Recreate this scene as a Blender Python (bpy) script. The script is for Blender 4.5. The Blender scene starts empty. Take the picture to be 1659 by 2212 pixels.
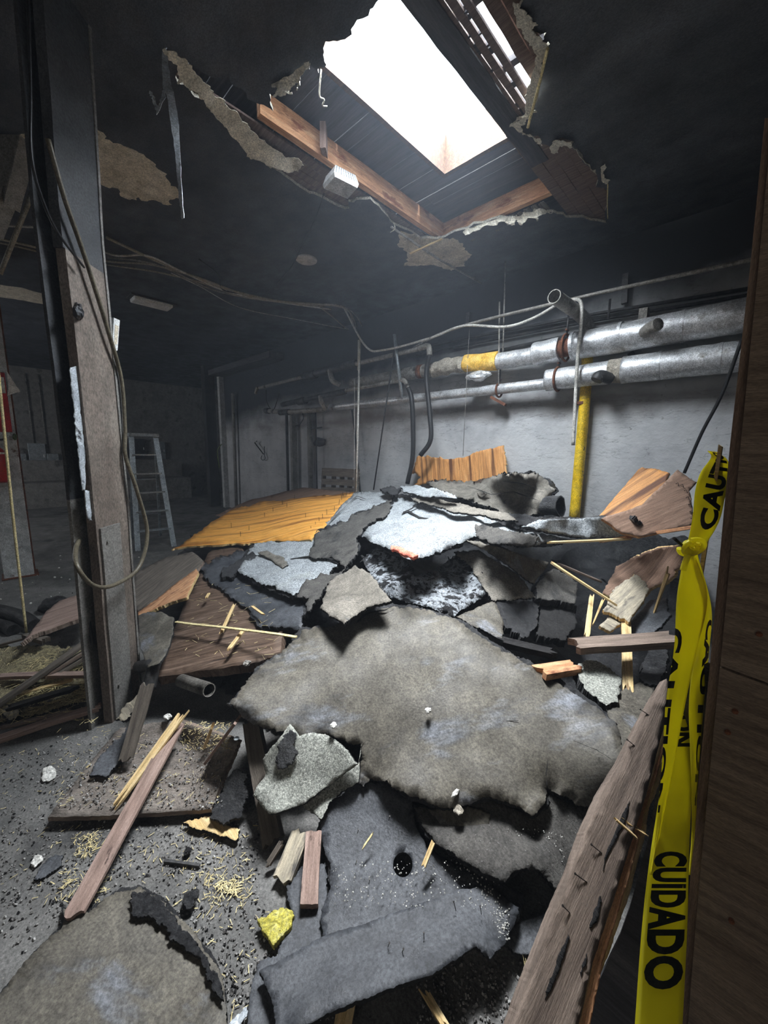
import bpy, bmesh, math, random
import numpy as np
from mathutils import Vector, Matrix, noise
from mathutils.geometry import delaunay_2d_cdt
random.seed(7)
SC = bpy.context.scene
COL = SC.collection

# ---------------------------------------------------------------- camera
FPX, CX, CY, CAMH = 829.0, 829.5, 1106.0, 1.55
def _v(px, py): return Vector((px - CX, py - CY, FPX)).normalized()
_r1 = _v(-45, 958); _r2 = _v(1634, 985)
_X = -_r1; _Y = (_r2 - _r1 * _r1.dot(_r2)).normalized(); _Z = _X.cross(_Y)
O = Vector((0, 0, CAMH))
def ray(px, py):
    v = _v(px, py); return Vector((_X.dot(v), _Y.dot(v), _Z.dot(v)))
_cr = Vector((_X.x, _Y.x, _Z.x)); _cd = Vector((_X.y, _Y.y, _Z.y)); _cf = Vector((_X.z, _Y.z, _Z.z))
cam_d = bpy.data.cameras.new('camera'); cam = bpy.data.objects.new('camera', cam_d); COL.objects.link(cam)
R = Matrix((( _cr.x, -_cd.x, -_cf.x), (_cr.y, -_cd.y, -_cf.y), (_cr.z, -_cd.z, -_cf.z)))
cam.matrix_world = Matrix.Translation(O) @ R.to_4x4()
cam_d.sensor_fit = 'VERTICAL'; cam_d.sensor_height = 36.0
cam_d.lens = FPX / 2212 * 36.0
cam_d.clip_start = 0.02; cam_d.clip_end = 200
SC.camera = cam

# ---------------------------------------------------------------- light
w = bpy.data.worlds.new('sky'); SC.world = w; w.use_nodes = True
w.node_tree.nodes['Background'].inputs[0].default_value = (0.80, 0.90, 1.0, 1)
w.node_tree.nodes['Background'].inputs[1].default_value = 9.0
def area(name, loc, aim, sx, sy, power, col):
    l = bpy.data.lights.new(name, 'AREA'); l.shape = 'RECTANGLE'; l.size = sx; l.size_y = sy
    l.energy = power; l.color = col
    o = bpy.data.objects.new(name, l); COL.objects.link(o); o.location = loc
    o.rotation_euler = (Vector(aim) - Vector(loc)).to_track_quat('-Z', 'Y').to_euler()
    return o
area('sky_light', (-1.72, 1.75, 4.7), (-1.72, 1.7, 0), 2.2, 3.4, 980, (0.86, 0.93, 1.0))
area('foreground_key_light', (-2.45, 2.8, 6.6), (-1.2, 1.0, 0), 1.7, 1.5, 820, (0.97, 0.98, 1.0))  # extra key lamp added above the opening to brighten the foreground
area('far_window_light', (-9.5, -2.6, 2.2), (-9.0, 4.0, 0.6), 2.5, 1.4, 42, (0.92, 0.95, 1.0))
area('plywood_fill_light', (0.55, -2.2, 2.3), (-1.6, 2.0, 1.6), 1.6, 1.6, 7, (1.0, 0.93, 0.84))  # unseen fill added behind the camera to lift the plywood
vs = SC.view_settings
vs.view_transform = 'Standard'; vs.look = 'None'; vs.gamma = 1.0; vs.use_curve_mapping = False; vs.exposure = 0.58

# ---------------------------------------------------------------- unprojection helpers
YW = 4.4; ZC = 3.56
def atz(px, py, z):
    d = ray(px, py); return O + d * ((z - CAMH) / d.z)
def aty(px, py, y):
    d = ray(px, py); return O + d * (y / d.y)
def atx(px, py, x):
    d = ray(px, py); return O + d * (x / d.x)
def atd(px, py, dep):
    d = ray(px, py); return O + d * (dep / d.dot(_cf))
CTRL = [(-60,1300,0),(0,1250,0),(0,1500,.0),(0,1700,0),(-60,2212,0),(200,1600,0),(300,1900,0),(500,2000,0),(450,2280,0),
(100,1800,0),(400,1750,0),(700,2280,.03),(900,2280,.02),(1100,2280,.02),(250,1250,.19),(190,1280,.15),(60,1370,.08),(370,1187,.36),(300,1320,.18),
(340,1460,.25),(430,1225,.38),(440,1400,.31),(590,1425,.36),(500,1520,.30),(640,1340,.46),(530,1080,.64),(650,1060,.84),(765,1063,.93),
(900,1050,1.05),(700,1160,.68),(1000,1060,1.10),(1100,1080,1.06),(1100,1026,1.36),(1157,1022,1.36),(950,1040,1.18),(1250,1115,1.0),(1380,1140,1.02),(1495,1130,1.10),
(1464,1014,1.455),(1385,1012,1.46),(1504,1041,1.38),(1292,1115,1.03),(700,1240,.56),(560,1200,.46),(560,1350,.38),(900,1205,.76),(1100,1170,.92),(1000,1240,.68),
(850,1312,.6),(1000,1345,.58),(1150,1300,.58),(1150,1440,.5),(1300,1350,.5),(1250,1240,.60),(1400,1270,.60),(1430,1450,.42),
(1330,1560,.42),(1350,1650,.38),(1300,1745,.2),(1150,1760,.19),(880,1715,.17),(600,1585,.26),(720,1700,.12),(620,1750,.07),
(700,1850,.05),(900,1850,.08),(1100,1900,.09),(1220,1950,.06),(1000,2000,.06),(700,2000,.03),(600,1900,.01),(530,1750,.02),
(400,1600,.0),(560,2080,.01),(1200,2080,.02),(1450,1600,.36),(1450,1800,.2)]
_C = np.array(CTRL, float)
_D = np.sqrt(((_C[:, None, :2] - _C[None, :, :2]) ** 2).sum(-1))
_A = np.zeros((len(_C) + 3,) * 2); _A[:len(_C), :len(_C)] = _D; _A[:len(_C), -3] = 1; _A[:len(_C), -2:] = _C[:, :2] / 1000
_A[-3:, :len(_C)] = _A[:len(_C), -3:].T
_S = np.linalg.solve(_A, np.concatenate([_C[:, 2], [0, 0, 0]]))
def base(px, py):
    r = np.sqrt((_C[:, 0] - px) ** 2 + (_C[:, 1] - py) ** 2)
    return max(0.0, float(r @ _S[:-3] + _S[-3] + (_S[-2] * px + _S[-1] * py) / 1000))
def hf(px, py, dz=0.0):
    z = base(px, py) + dz
    p = None
    if z < CAMH - 0.03:
        d = ray(px, py)
        if d.z < -1e-4: p = O + d * ((z - CAMH) / d.z)
    if p is None or p.y > YW - .12: p = aty(px, py, YW - .12)
    return p

# ---------------------------------------------------------------- materials
MATS = {}
def ramp(nt, cols, fac, lo=.3, hi=.7):
    r = nt.nodes.new('ShaderNodeValToRGB'); e = r.color_ramp.elements
    n = len(cols)
    e[0].position = lo; e[0].color = (*cols[0], 1); e[1].position = hi; e[1].color = (*cols[-1], 1)
    for i in range(1, n - 1):
        k = e.new(lo + (hi - lo) * i / (n - 1)); k.color = (*cols[i], 1)
    nt.links.new(fac, r.inputs[0]); return r.outputs[0]
def mapped(nt, coord, sc, rot=(0, 0, 0)):
    t = nt.nodes.new('ShaderNodeTexCoord') ; m = nt.nodes.new('ShaderNodeMapping')
    m.inputs['Scale'].default_value = sc; m.inputs['Rotation'].default_value = rot
    if coord == 'World':
        g = nt.nodes.new('ShaderNodeNewGeometry'); nt.links.new(g.outputs['Position'], m.inputs['Vector'])
    else: nt.links.new(t.outputs[coord], m.inputs['Vector'])
    return m.outputs[0]
def noise_n(nt, vec, scale, detail=6, rough=.6, dist=0):
    n = nt.nodes.new('ShaderNodeTexNoise'); n.inputs['Scale'].default_value = scale; n.inputs['Detail'].default_value = detail
    n.inputs['Roughness'].default_value = rough; n.inputs['Distortion'].default_value = dist
    nt.links.new(vec, n.inputs['Vector']); return n.outputs['Fac']
def mix(nt, fac, a, b, mode='MIX'):
    m = nt.nodes.new('ShaderNodeMix'); m.data_type = 'RGBA'; m.blend_type = mode
    for s, val in ((m.inputs[0], fac), (m.inputs[6], a), (m.inputs[7], b)):
        if isinstance(val, (int, float)): s.default_value = val
        elif isinstance(val, tuple): s.default_value = (*val, 1)
        else: nt.links.new(val, s)
    return m.outputs[2]
def pmat(name, cols, scale=6, stretch=(1, 1, 1), rough=.85, rr=None, metal=0, bump=.3, bscale=60, bstretch=None, patches=(), spec=.4, coord='Object', dist=0, lo=.3, hi=.7, bdist=.01, fine=110, gr=.42):
    m = bpy.data.materials.new(name); m.use_nodes = True; nt = m.node_tree; b = nt.nodes['Principled BSDF']
    vec = mapped(nt, coord, stretch)
    f = noise_n(nt, vec, scale, 9, .65, dist)
    c = ramp(nt, cols, f, lo, hi)
    for (pc, ps, pst, plo, phi) in patches:
        pv = mapped(nt, coord, pst); pf = noise_n(nt, pv, ps, 7, .6)
        pr = ramp(nt, [(0, 0, 0), (1, 1, 1)], pf, plo, phi)
        c = mix(nt, pr, c, pc)
    gf = noise_n(nt, mapped(nt, coord, bstretch or stretch), fine, 3, .75)
    c = mix(nt, 1.0, c, ramp(nt, [(1-gr,)*3, (1,)*3, (1+gr,)*3], gf, .34, .66), 'MULTIPLY')
    gm = noise_n(nt, mapped(nt, coord, stretch), scale*3.3 if scale < 60 else 9, 6, .7)
    c = mix(nt, 1.0, c, ramp(nt, [(1-gr*.7,)*3, (1,)*3, (1+gr*.6,)*3], gm, .32, .68), 'MULTIPLY')
    nt.links.new(c, b.inputs['Base Color'])
    b.inputs['Metallic'].default_value = metal
    b.inputs['Specular IOR Level'].default_value = spec
    bv = mapped(nt, coord, bstretch or stretch)
    bf = noise_n(nt, bv, bscale, 8, .7)
    if rr: 
        q = nt.nodes.new('ShaderNodeMapRange'); q.inputs[1].default_value = .35; q.inputs[2].default_value = .65
        q.inputs[3].default_value = rr[0]; q.inputs[4].default_value = rr[1]
        nt.links.new(noise_n(nt, mapped(nt, coord, (1, 1, 1)), 5, 6), q.inputs[0]); nt.links.new(q.outputs[0], b.inputs['Roughness'])
    else: b.inputs['Roughness'].default_value = rough
    bn = nt.nodes.new('ShaderNodeBump'); bn.inputs['Strength'].default_value = bump; bn.inputs['Distance'].default_value = bdist
    nt.links.new(bf, bn.inputs['Height']); nt.links.new(bn.outputs[0], b.inputs['Normal'])
    MATS[name] = m; return m
G = lambda v, t=0.0: (v * (1 + t), v, v * (1 - t))
pmat('felt', [(.066,.060,.049), (.105,.095,.077), (.148,.135,.108)], 7, rough=.62, rr=(.42, .75), bump=.25, bscale=120, patches=[((.16,.155,.14), 150, (1,1,1), .66, .74), ((.055,.057,.062), 1.8, (1,3,1), .56, .68), ((.24,.255,.285), 2.2, (1,2.6,1), .57, .72), ((.03,.03,.03), 60, (1,1,1), .66, .74)])  # blue-white streaks: damp, dusty sheen put into the felt colour
pmat('felt_brown', [(.10,.092,.078), (.17,.155,.13), (.22,.20,.17)], 5, bump=.3, bscale=90, patches=[((.09,.088,.08), 5, (1,3,1), .58, .7)])
pmat('felt_dark', [(.032,.035,.041), (.062,.066,.074), (.10,.105,.115)], 4, rr=(.3, .65), bump=.35, bscale=110, patches=[((.45,.46,.48), 170, (1,1,1), .70, .76)])
pmat('felt_grit', [(.055,.053,.050), (.085,.08,.073), (.11,.105,.095)], 6, bump=.6, bscale=140, patches=[((.6,.6,.6), 190, (1,1,1), .66, .72), ((.015,.016,.018), 4, (1,1,1), .55, .68)])
pmat('granule', [(.17,.185,.195), (.33,.355,.37), (.52,.545,.56)], 85, bump=.55, bscale=240, lo=.35, hi=.65, patches=[((.30,.31,.29), 4, (1,1,1), .56, .8), ((.10,.11,.12), 160, (1,1,1), .68, .74)])
pmat('granule_grey', [(.16,.17,.15), (.33,.34,.30), (.52,.52,.47)], 150, bump=.6, bscale=240, lo=.36, hi=.64, patches=[((.03,.03,.033), 5, (1,1,1), .66, .72)])
pmat('tar', [(.012,.012,.014), (.03,.031,.034), (.05,.051,.055)], 12, rr=(.2, .45), bump=1.0, bscale=22, spec=.9, bdist=.05, patches=[((.50,.54,.58), 12, (1,1,1), .45, .49), ((.02,.02,.022), 34, (1,1,1), .53, .58)])  # pale patches put the bright sky's reflection into the tar colour
pmat('tar_rough', [(.010,.010,.012), (.03,.031,.034), (.07,.07,.072)], 40, rr=(.3, .6), bump=1.0, bscale=70, spec=.7, bdist=.02)
pmat('tar_edge', [(.010,.010,.011), (.03,.029,.028)], 60, rough=.75, bump=1.0, bscale=150, bdist=.01)
pmat('ply_orange', [(.66,.26,.035), (.84,.40,.08), (.90,.50,.15)], 2.0, (1.2, 14, 1), rough=.6, bump=.25, bscale=12, dist=1.2, patches=[((.40,.16,.035), 1.6, (.35, 6.5, 1), .50, .60), ((.12,.05,.02), 9, (1, 3, 1), .70, .76)])
pmat('ply_burnt', [(.42,.17,.05), (.60,.28,.09), (.70,.38,.15)], 2.0, (1, 12, 1), rough=.6, bump=.3, bscale=12, dist=1.0, patches=[((.13,.05,.02), 1.8, (.3, 6, 1), .50, .60)])
pmat('ply_brown', [(.14,.085,.06), (.24,.15,.105), (.33,.22,.16)], 2.5, (1, 13, 1), bump=.3, bscale=14, dist=.8, patches=[((.05,.035,.03), 5, (1, 5, 1), .62, .72)])
pmat('ply_dusty', [(.12,.105,.092), (.21,.18,.155), (.28,.25,.22)], 9, (1, 3, 1), bump=.6, bscale=120, patches=[((.45,.40,.33), 120, (1,2,1), .68, .74), ((.04,.035,.03), 4, (1,1,1), .60, .72)])
pmat('deck_brown', [(.050,.030,.019), (.125,.080,.055), (.25,.175,.13)], 2.5, (1.0, 16, 1), rr=(.45, .8), bump=.6, bscale=16, dist=.6, patches=[((.015,.010,.009), 3, (.6, 9, 1), .60, .68)])
pmat('timber', [(.11,.082,.066), (.21,.160,.128), (.34,.265,.215)], 2.5, (1.2, 18, 18), bump=.5, bscale=18, dist=.5, patches=[((.025,.018,.015), 2.2, (1.2, 14, 14), .64, .70)])
pmat('timber_red', [(.17,.115,.095), (.29,.20,.165), (.40,.29,.245)], 2.5, (1.2, 14, 14), bump=.4, bscale=22, dist=.5, patches=[((.05,.03,.025), 9, (1, 3, 3), .66, .72)])
pmat('timber_grey', [(.07,.058,.048), (.13,.11,.09), (.20,.17,.14)], 2.5, (1.2, 16, 16), bump=.5, bscale=20)
pmat('timber_raw', [(.50,.33,.13), (.66,.47,.22), (.78,.62,.36)], 2.5, (1.2, 16, 16), rough=.7, bump=.4, bscale=20, patches=[((.22,.12,.05), 3, (1, 9, 9), .64, .72)])
pmat('timber_orange', [(.38,.17,.08), (.55,.28,.14), (.68,.42,.24)], 3, (1.2, 12, 12), bump=.4, bscale=20, patches=[((.22,.08,.04), 5, (1, 3, 3), .56, .66)])
pmat('charred', [(.006,.006,.007), (.016,.015,.016), (.035,.033,.033)], 12, (1, 3, 3), rr=(.4, .8), bump=1.0, bscale=18, bdist=.02)
pmat('weathered', [(.22,.20,.17), (.42,.37,.28), (.60,.52,.38)], 3, (1.2, 18, 18), bump=.5, bscale=20, patches=[((.09,.085,.08), 3, (1.5, 7, 7), .56, .66)])
pmat('floor_mat', [(.085,.085,.082), (.14,.137,.13), (.20,.195,.185)], 2.4, rr=(.55, .9), bump=.5, bscale=70, coord='World', patches=[((.34,.32,.27), 55, (1,1,1), .66, .74), ((.030,.030,.031), 1.3, (1,1,1), .56, .70), ((.018,.018,.018), 40, (1,1,1), .67, .73)])
pmat('soot', [(.030,.033,.040), (.050,.055,.065), (.078,.083,.094)], 1.1, (1, 1.6, 1), rr=(.5, .8), bump=.15, bscale=90, coord='World', patches=[((.075,.075,.078), 1.4, (1, 3, 1), .62, .82)])
pmat('plaster_bare', [(.40,.35,.26), (.56,.50,.39), (.66,.60,.49)], 4, bump=.3, bscale=50, coord='World', patches=[((.20,.16,.10), 7, (1,1,1), .60, .72)])
pmat('plaster_edge', [(.50,.46,.37), (.68,.64,.54)], 30, rough=.95, bump=.8, bscale=90)
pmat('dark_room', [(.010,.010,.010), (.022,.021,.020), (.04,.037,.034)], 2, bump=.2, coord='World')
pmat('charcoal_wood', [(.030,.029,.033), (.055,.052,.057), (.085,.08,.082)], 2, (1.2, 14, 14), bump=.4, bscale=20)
pmat('lath', [(.075,.050,.042), (.14,.095,.078), (.21,.15,.12)], 3, (14, 1, 14), bump=.4, bscale=20)
pmat('silver', [(.42,.43,.44), (.60,.61,.62), (.72,.72,.72)], 8, rr=(.30, .55), metal=.55, bump=.35, bscale=30, patches=[((.20,.18,.15), 9, (1,1,1), .60, .75), ((.16,.06,.03), 4, (1,1,1), .70, .76)])
pmat('pipe_grey', [(.14,.13,.115), (.25,.235,.21), (.36,.34,.31)], 10, rr=(.4, .7), metal=.2, bump=.4, bscale=60, patches=[((.04,.035,.03), 6, (1,1,1), .58, .70)])
pmat('pipe_white', [(.30,.29,.26), (.48,.46,.42), (.58,.56,.52)], 12, rough=.5, bump=.2, patches=[((.12,.11,.10), 8, (1,1,1), .58, .72)])
pmat('pipe_dark', [(.012,.012,.013), (.03,.03,.031), (.055,.052,.05)], 12, rr=(.35, .6), bump=.3)
pmat('rubber', [(.010,.010,.011), (.022,.022,.023)], 10, rough=.45, bump=.1)
pmat('rust', [(.06,.022,.012), (.14,.05,.025), (.20,.085,.045)], 14, bump=.6, bscale=60)
pmat('fibreglass', [(.62,.33,.04), (.80,.48,.08), (.88,.62,.20)], 9, bump=.8, bscale=40)
pmat('fluff', [(.30,.26,.20), (.50,.45,.37), (.66,.61,.52)], 20, bump=1.0, bscale=30, bdist=.03)
pmat('yellow_paint', [(.55,.34,.01), (.70,.46,.015), (.75,.52,.04)], 5, rr=(.35, .6), bump=.2, patches=[((.10,.07,.03), 16, (1,1,.4), .64, .70)])
pmat('steel_paint', [(.10,.08,.065), (.18,.145,.12), (.26,.225,.19)], 2.5, (1, 1, .6), rr=(.4, .7), bump=.5, bscale=30, coord='Object', bdist=.01, patches=[((.07,.032,.02), 2.0, (1,1,1), .60, .72), ((.32,.30,.28), 20, (1,1,.15), .72, .78)])
pmat('steel_soot', [(.030,.032,.036), (.058,.060,.065), (.095,.096,.10)], 3, rr=(.4, .65), bump=.4, bscale=40)
pmat('steel_grey', [(.13,.125,.115), (.20,.19,.175), (.27,.26,.24)], 3, rr=(.4, .7), bump=.3, bscale=40, patches=[((.05,.045,.04), 3, (1,1,1), .58, .7)])
pmat('peeled_white', [(.25,.28,.32), (.50,.54,.58), (.68,.72,.75)], 6, rough=.4, bump=.5, bscale=30, patches=[((.03,.032,.04), 8, (1,1,.5), .58, .64)])
pmat('white_plastic', [(.62,.63,.62), (.75,.76,.75)], 5, rough=.4, bump=.1)
pmat('fixture', [(.28,.27,.25), (.42,.41,.39), (.5,.5,.48)], 6, rough=.5, bump=.1)
pmat('alu', [(.30,.34,.36), (.42,.46,.48)], 6, rough=.4, metal=.5, bump=.1)
pmat('red_paint', [(.38,.012,.012), (.50,.02,.02)], 5, rough=.35, bump=.1)
pmat('sign_white', [(.6,.58,.54), (.72,.70,.66)], 5, rough=.5, bump=.1)
pmat('column_white', [(.32,.33,.33), (.46,.47,.46), (.55,.56,.55)], 5, rough=.5, bump=.4, bscale=40, patches=[((.12,.07,.05), 4, (1,1,1), .62, .68)])
pmat('cable_tan', [(.20,.18,.14), (.34,.31,.25)], 12, rough=.6, bump=.1)
pmat('cable_olive', [(.09,.075,.05), (.15,.13,.09)], 12, rough=.4, bump=.1)
pmat('foam', [(.60,.50,.05), (.80,.72,.15), (.86,.80,.35)], 40, bump=1.0, bscale=60, bdist=.02, patches=[((.15,.12,.02), 60, (1,1,1), .64, .68)])
pmat('red_mark', [(.75,.16,.10), (.85,.28,.20)], 60, bump=.4, bscale=150)
pmat('straw', [(.55,.45,.22), (.75,.65,.36)], 9, bump=.1)
pmat('straw_bed', [(.16,.14,.09), (.34,.29,.17), (.50,.44,.26)], 30, (1,2,1), bump=1.0, bscale=60, bdist=.02, patches=[((.06,.055,.05), 5, (1,1,1), .54, .64)])
pmat('curb_wood', [(.030,.014,.007), (.060,.030,.015), (.11,.06,.03)], 3, (12,1.2,12), bump=.5, bscale=20)
pmat('chalk', [(.55,.54,.50), (.75,.74,.70)], 20, bump=.6)
pmat('grit', [(.05,.05,.05), (.22,.21,.20), (.6,.6,.58)], 30, bump=.3)
pmat('grass', [(.10,.14,.05), (.20,.24,.09)], 9, bump=.2)
pmat('wall_ply', [(.12,.085,.060), (.19,.14,.10), (.25,.19,.14)], 2.5, (1, 1, 12), bump=.35, bscale=20, dist=.6, coord='World', patches=[((.05,.03,.022), 5, (1,1,2), .66, .72)])
pmat('stud_wood', [(.10,.065,.045), (.18,.12,.085), (.26,.19,.14)], 2.5, (16, 16, 1), bump=.4, bscale=20, coord='World')
pmat('nail_steel', [(.02,.018,.017), (.05,.045,.04)], 9, rough=.5, metal=.6, bump=.1)

def wall_mat():
    m = bpy.data.materials.new('sooty_plaster_wall'); m.use_nodes = True; nt = m.node_tree; b = nt.nodes['Principled BSDF']
    v = mapped(nt, 'World', (1, 1, 1))
    c = ramp(nt, [(.30,.305,.31), (.44,.445,.45), (.54,.545,.54)], noise_n(nt, v, 1.6, 9, .65), .3, .7)
    c = mix(nt, ramp(nt, [(0,0,0), (1,1,1)], noise_n(nt, v, 26, 5, .6), .66, .74), c, (.20,.19,.18))
    # horizontal trowel cracks
    cv = mapped(nt, 'World', (.55, 1, 3.2)); cn = noise_n(nt, cv, 1.1, 8, .62, .4)
    s = nt.nodes.new('ShaderNodeMath'); s.operation = 'SUBTRACT'; nt.links.new(cn, s.inputs[0]); s.inputs[1].default_value = .5
    a = nt.nodes.new('ShaderNodeMath'); a.operation = 'ABSOLUTE'; nt.links.new(s.outputs[0], a.inputs[0])
    ck = ramp(nt, [(1,1,1), (0,0,0)], a.outputs[0], .0, .0045)
    c = mix(nt, mix(nt, .6, (0, 0, 0), ck), c, (.10,.095,.09))
    # smudges of smoke at pipe height and soot bank above
    g = nt.nodes.new('ShaderNodeNewGeometry'); sp = nt.nodes.new('ShaderNodeSeparateXYZ'); nt.links.new(g.outputs['Position'], sp.inputs[0])
    def M(op, x, y):
        q = nt.nodes.new('ShaderNodeMath'); q.operation = op
        for i, t in enumerate((x, y)):
            if isinstance(t, (int, float)): q.inputs[i].default_value = t
            else: nt.links.new(t, q.inputs[i])
        return q.outputs[0]
    h = M('ADD', sp.outputs[2], M('MULTIPLY', sp.outputs[0], -.085))
    h = M('ADD', h, M('MULTIPLY', noise_n(nt, v, 1.3, 6, .6), .55))
    soot = ramp(nt, [(0,0,0), (.55,.55,.55), (1,1,1)], M('MULTIPLY', h, .2), .600, .690)
    c = mix(nt, soot, c, (.018,.020,.024))
    sm = M('SUBTRACT', sp.outputs[2], 2.02); sm = M('ABSOLUTE', sm, 0)
    sm = M('ADD', M('MULTIPLY', sm, 1.0), M('MULTIPLY', noise_n(nt, mapped(nt, 'World', (.7, 1, 1.6)), 1.6, 5, .6), .9))
    c = mix(nt, mix(nt, .55, (0, 0, 0), ramp(nt, [(1,1,1), (0,0,0)], sm, .42, .62)), c, (.10,.075,.06))
    nt.links.new(c, b.inputs['Base Color']); b.inputs['Roughness'].default_value = .8
    bn = nt.nodes.new('ShaderNodeBump'); bn.inputs['Strength'].default_value = .5; bn.inputs['Distance'].default_value = .02
    nt.links.new(noise_n(nt, v, 14, 9, .65), bn.inputs['Height']); nt.links.new(bn.outputs[0], b.inputs['Normal'])
    MATS['wall'] = m
wall_mat()
def tape_mat(name, col, trans):
    m = bpy.data.materials.new(name); m.use_nodes = True; nt = m.node_tree; b = nt.nodes['Principled BSDF']
    b.inputs['Base Color'].default_value = (*col, 1); b.inputs['Roughness'].default_value = .35; b.inputs['Specular IOR Level'].default_value = .5
    bn = nt.nodes.new('ShaderNodeBump'); bn.inputs['Strength'].default_value = .25; bn.inputs['Distance'].default_value = .004
    nt.links.new(noise_n(nt, mapped(nt, 'Object', (1, 1, 1)), 25, 4), bn.inputs['Height']); nt.links.new(bn.outputs[0], b.inputs['Normal'])
    t = nt.nodes.new('ShaderNodeBsdfTranslucent'); t.inputs[0].default_value = (*col, 1)
    tp = nt.nodes.new('ShaderNodeBsdfTransparent'); tp.inputs[0].default_value = (.95, .85, .25, 1)
    ms = nt.nodes.new('ShaderNodeMixShader'); ms.inputs[0].default_value = .5
    ms2 = nt.nodes.new('ShaderNodeMixShader'); ms2.inputs[0].default_value = trans
    out = nt.nodes['Material Output']
    nt.links.new(b.outputs[0], ms.inputs[1]); nt.links.new(t.outputs[0], ms.inputs[2])
    nt.links.new(ms.outputs[0], ms2.inputs[1]); nt.links.new(tp.outputs[0], ms2.inputs[2]); nt.links.new(ms2.outputs[0], out.inputs[0])
    MATS[name] = m
tape_mat('tape_yellow', (.86, .80, .03), .14)
pmat('tape_ink', [(.008,.010,.006), (.014,.016,.010)], 5, rough=.45, bump=.05)

# ---------------------------------------------------------------- object helpers
def tag(o, label=None, cat=None, group=None, kind=None):
    if label: o['label'] = label
    if cat: o['category'] = cat
    if group: o['group'] = group
    if kind: o['kind'] = kind
    return o
def link(name, me, mats, parent=None, mw=None):
    o = bpy.data.objects.new(name, me); COL.objects.link(o)
    for m in (mats if isinstance(mats, (list, tuple)) else [mats]): me.materials.append(MATS[m])
    if mw is not None: o.matrix_world = mw
    if parent is not None:
        o.parent = parent; o.matrix_parent_inverse = parent.matrix_world.inverted() if parent.matrix_world else Matrix()
    return o
def empty(name, loc, label, cat, group=None):
    o = bpy.data.objects.new(name, None); COL.objects.link(o); o.matrix_world = Matrix.Translation(Vector(loc)); o.empty_display_size = .05
    return tag(o, label, cat, group)
def meshobj(name, verts, faces, mats, parent=None, frame=None, smooth=False, midx=None):
    """verts in world space; frame = matrix that becomes the object's own axes"""
    vs_ = [Vector(v) for v in verts]
    if frame is None:
        c = sum(vs_, Vector()) / len(vs_); frame = Matrix.Translation(c)
    inv = frame.inverted()
    me = bpy.data.meshes.new(name); me.from_pydata([inv @ v for v in vs_], [], faces)
    if smooth: me.polygons.foreach_set('use_smooth', [True] * len(me.polygons))
    o = link(name, me, mats, parent, frame)
    if midx: me.polygons.foreach_set('material_index', midx)
    me.update(); return o
def box_vf(c, ax, ay, az, hx, hy, hz):
    v = [c + ax * (hx * sx) + ay * (hy * sy) + az * (hz * sz) for sx in (-1, 1) for sy in (-1, 1) for sz in (-1, 1)]
    f = [(0,1,3,2),(4,6,7,5),(0,4,5,1),(2,3,7,6),(0,2,6,4),(1,5,7,3)]
    return v, f
XA, YA, ZA = Vector((1, 0, 0)), Vector((0, 1, 0)), Vector((0, 0, 1))
def boxo(name, lo, hi, mat, parent=None, bevel=0):
    lo, hi = Vector(lo), Vector(hi); c = (lo + hi) / 2; h = (hi - lo) / 2
    v, f = box_vf(c, XA, YA, ZA, h.x, h.y, h.z)
    o = meshobj(name, v, f, mat, parent)
    if bevel: b = o.modifiers.new('bevel', 'BEVEL'); b.width = bevel; b.segments = 2
    return o
def catmull(P, n=6):
    P = [Vector(p) for p in P]
    if len(P) < 3: return P
    Q = [P[0] * 2 - P[1]] + P + [P[-1] * 2 - P[-2]]; out = []
    for i in range(1, len(Q) - 2):
        a, b, c, d = Q[i-1:i+3]
        for k in range(n):
            t = k / n
            out.append(.5 * ((2*b) + (c-a)*t + (2*a-5*b+4*c-d)*t*t + (3*b-a-3*c+d)*t**3))
    out.append(P[-1]); return out
def tube_vf(path, r, seg=10, caps=True, hollow=0):
    path = [Vector(p) for p in path]; n = len(path); rs = r if isinstance(r, (list, tuple)) else [r] * n
    V = []; F = []; up = None
    for i, p in enumerate(path):
        t = (path[min(i+1, n-1)] - path[max(i-1, 0)]).normalized()
        if up is None: up = t.orthogonal().normalized()
        up = (up - t * up.dot(t)).normalized(); sd = t.cross(up)
        for k in range(seg):
            a = 2 * math.pi * k / seg; V.append(p + (up * math.cos(a) + sd * math.sin(a)) * rs[i])
    for i in range(n - 1):
        for k in range(seg):
            k2 = (k + 1) % seg; F.append((i*seg+k, i*seg+k2, (i+1)*seg+k2, (i+1)*seg+k))
    if caps and not hollow: F.append(tuple(range(seg))[::-1]); F.append(tuple((n-1)*seg + k for k in range(seg)))
    if hollow:
        m = len(V)
        for i, p in enumerate(path):
            for k in range(seg): V.append(p + (V[i*seg+k] - p) * hollow)
        for i in range(n - 1):
            for k in range(seg):
                k2 = (k + 1) % seg; F.append((m+i*seg+k2, m+i*seg+k, m+(i+1)*seg+k, m+(i+1)*seg+k2))
        for i in (0, n - 1):
            for k in range(seg):
                k2 = (k + 1) % seg; F.append((i*seg+k, m+i*seg+k, m+i*seg+k2, i*seg+k2))
    return V, F
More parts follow.
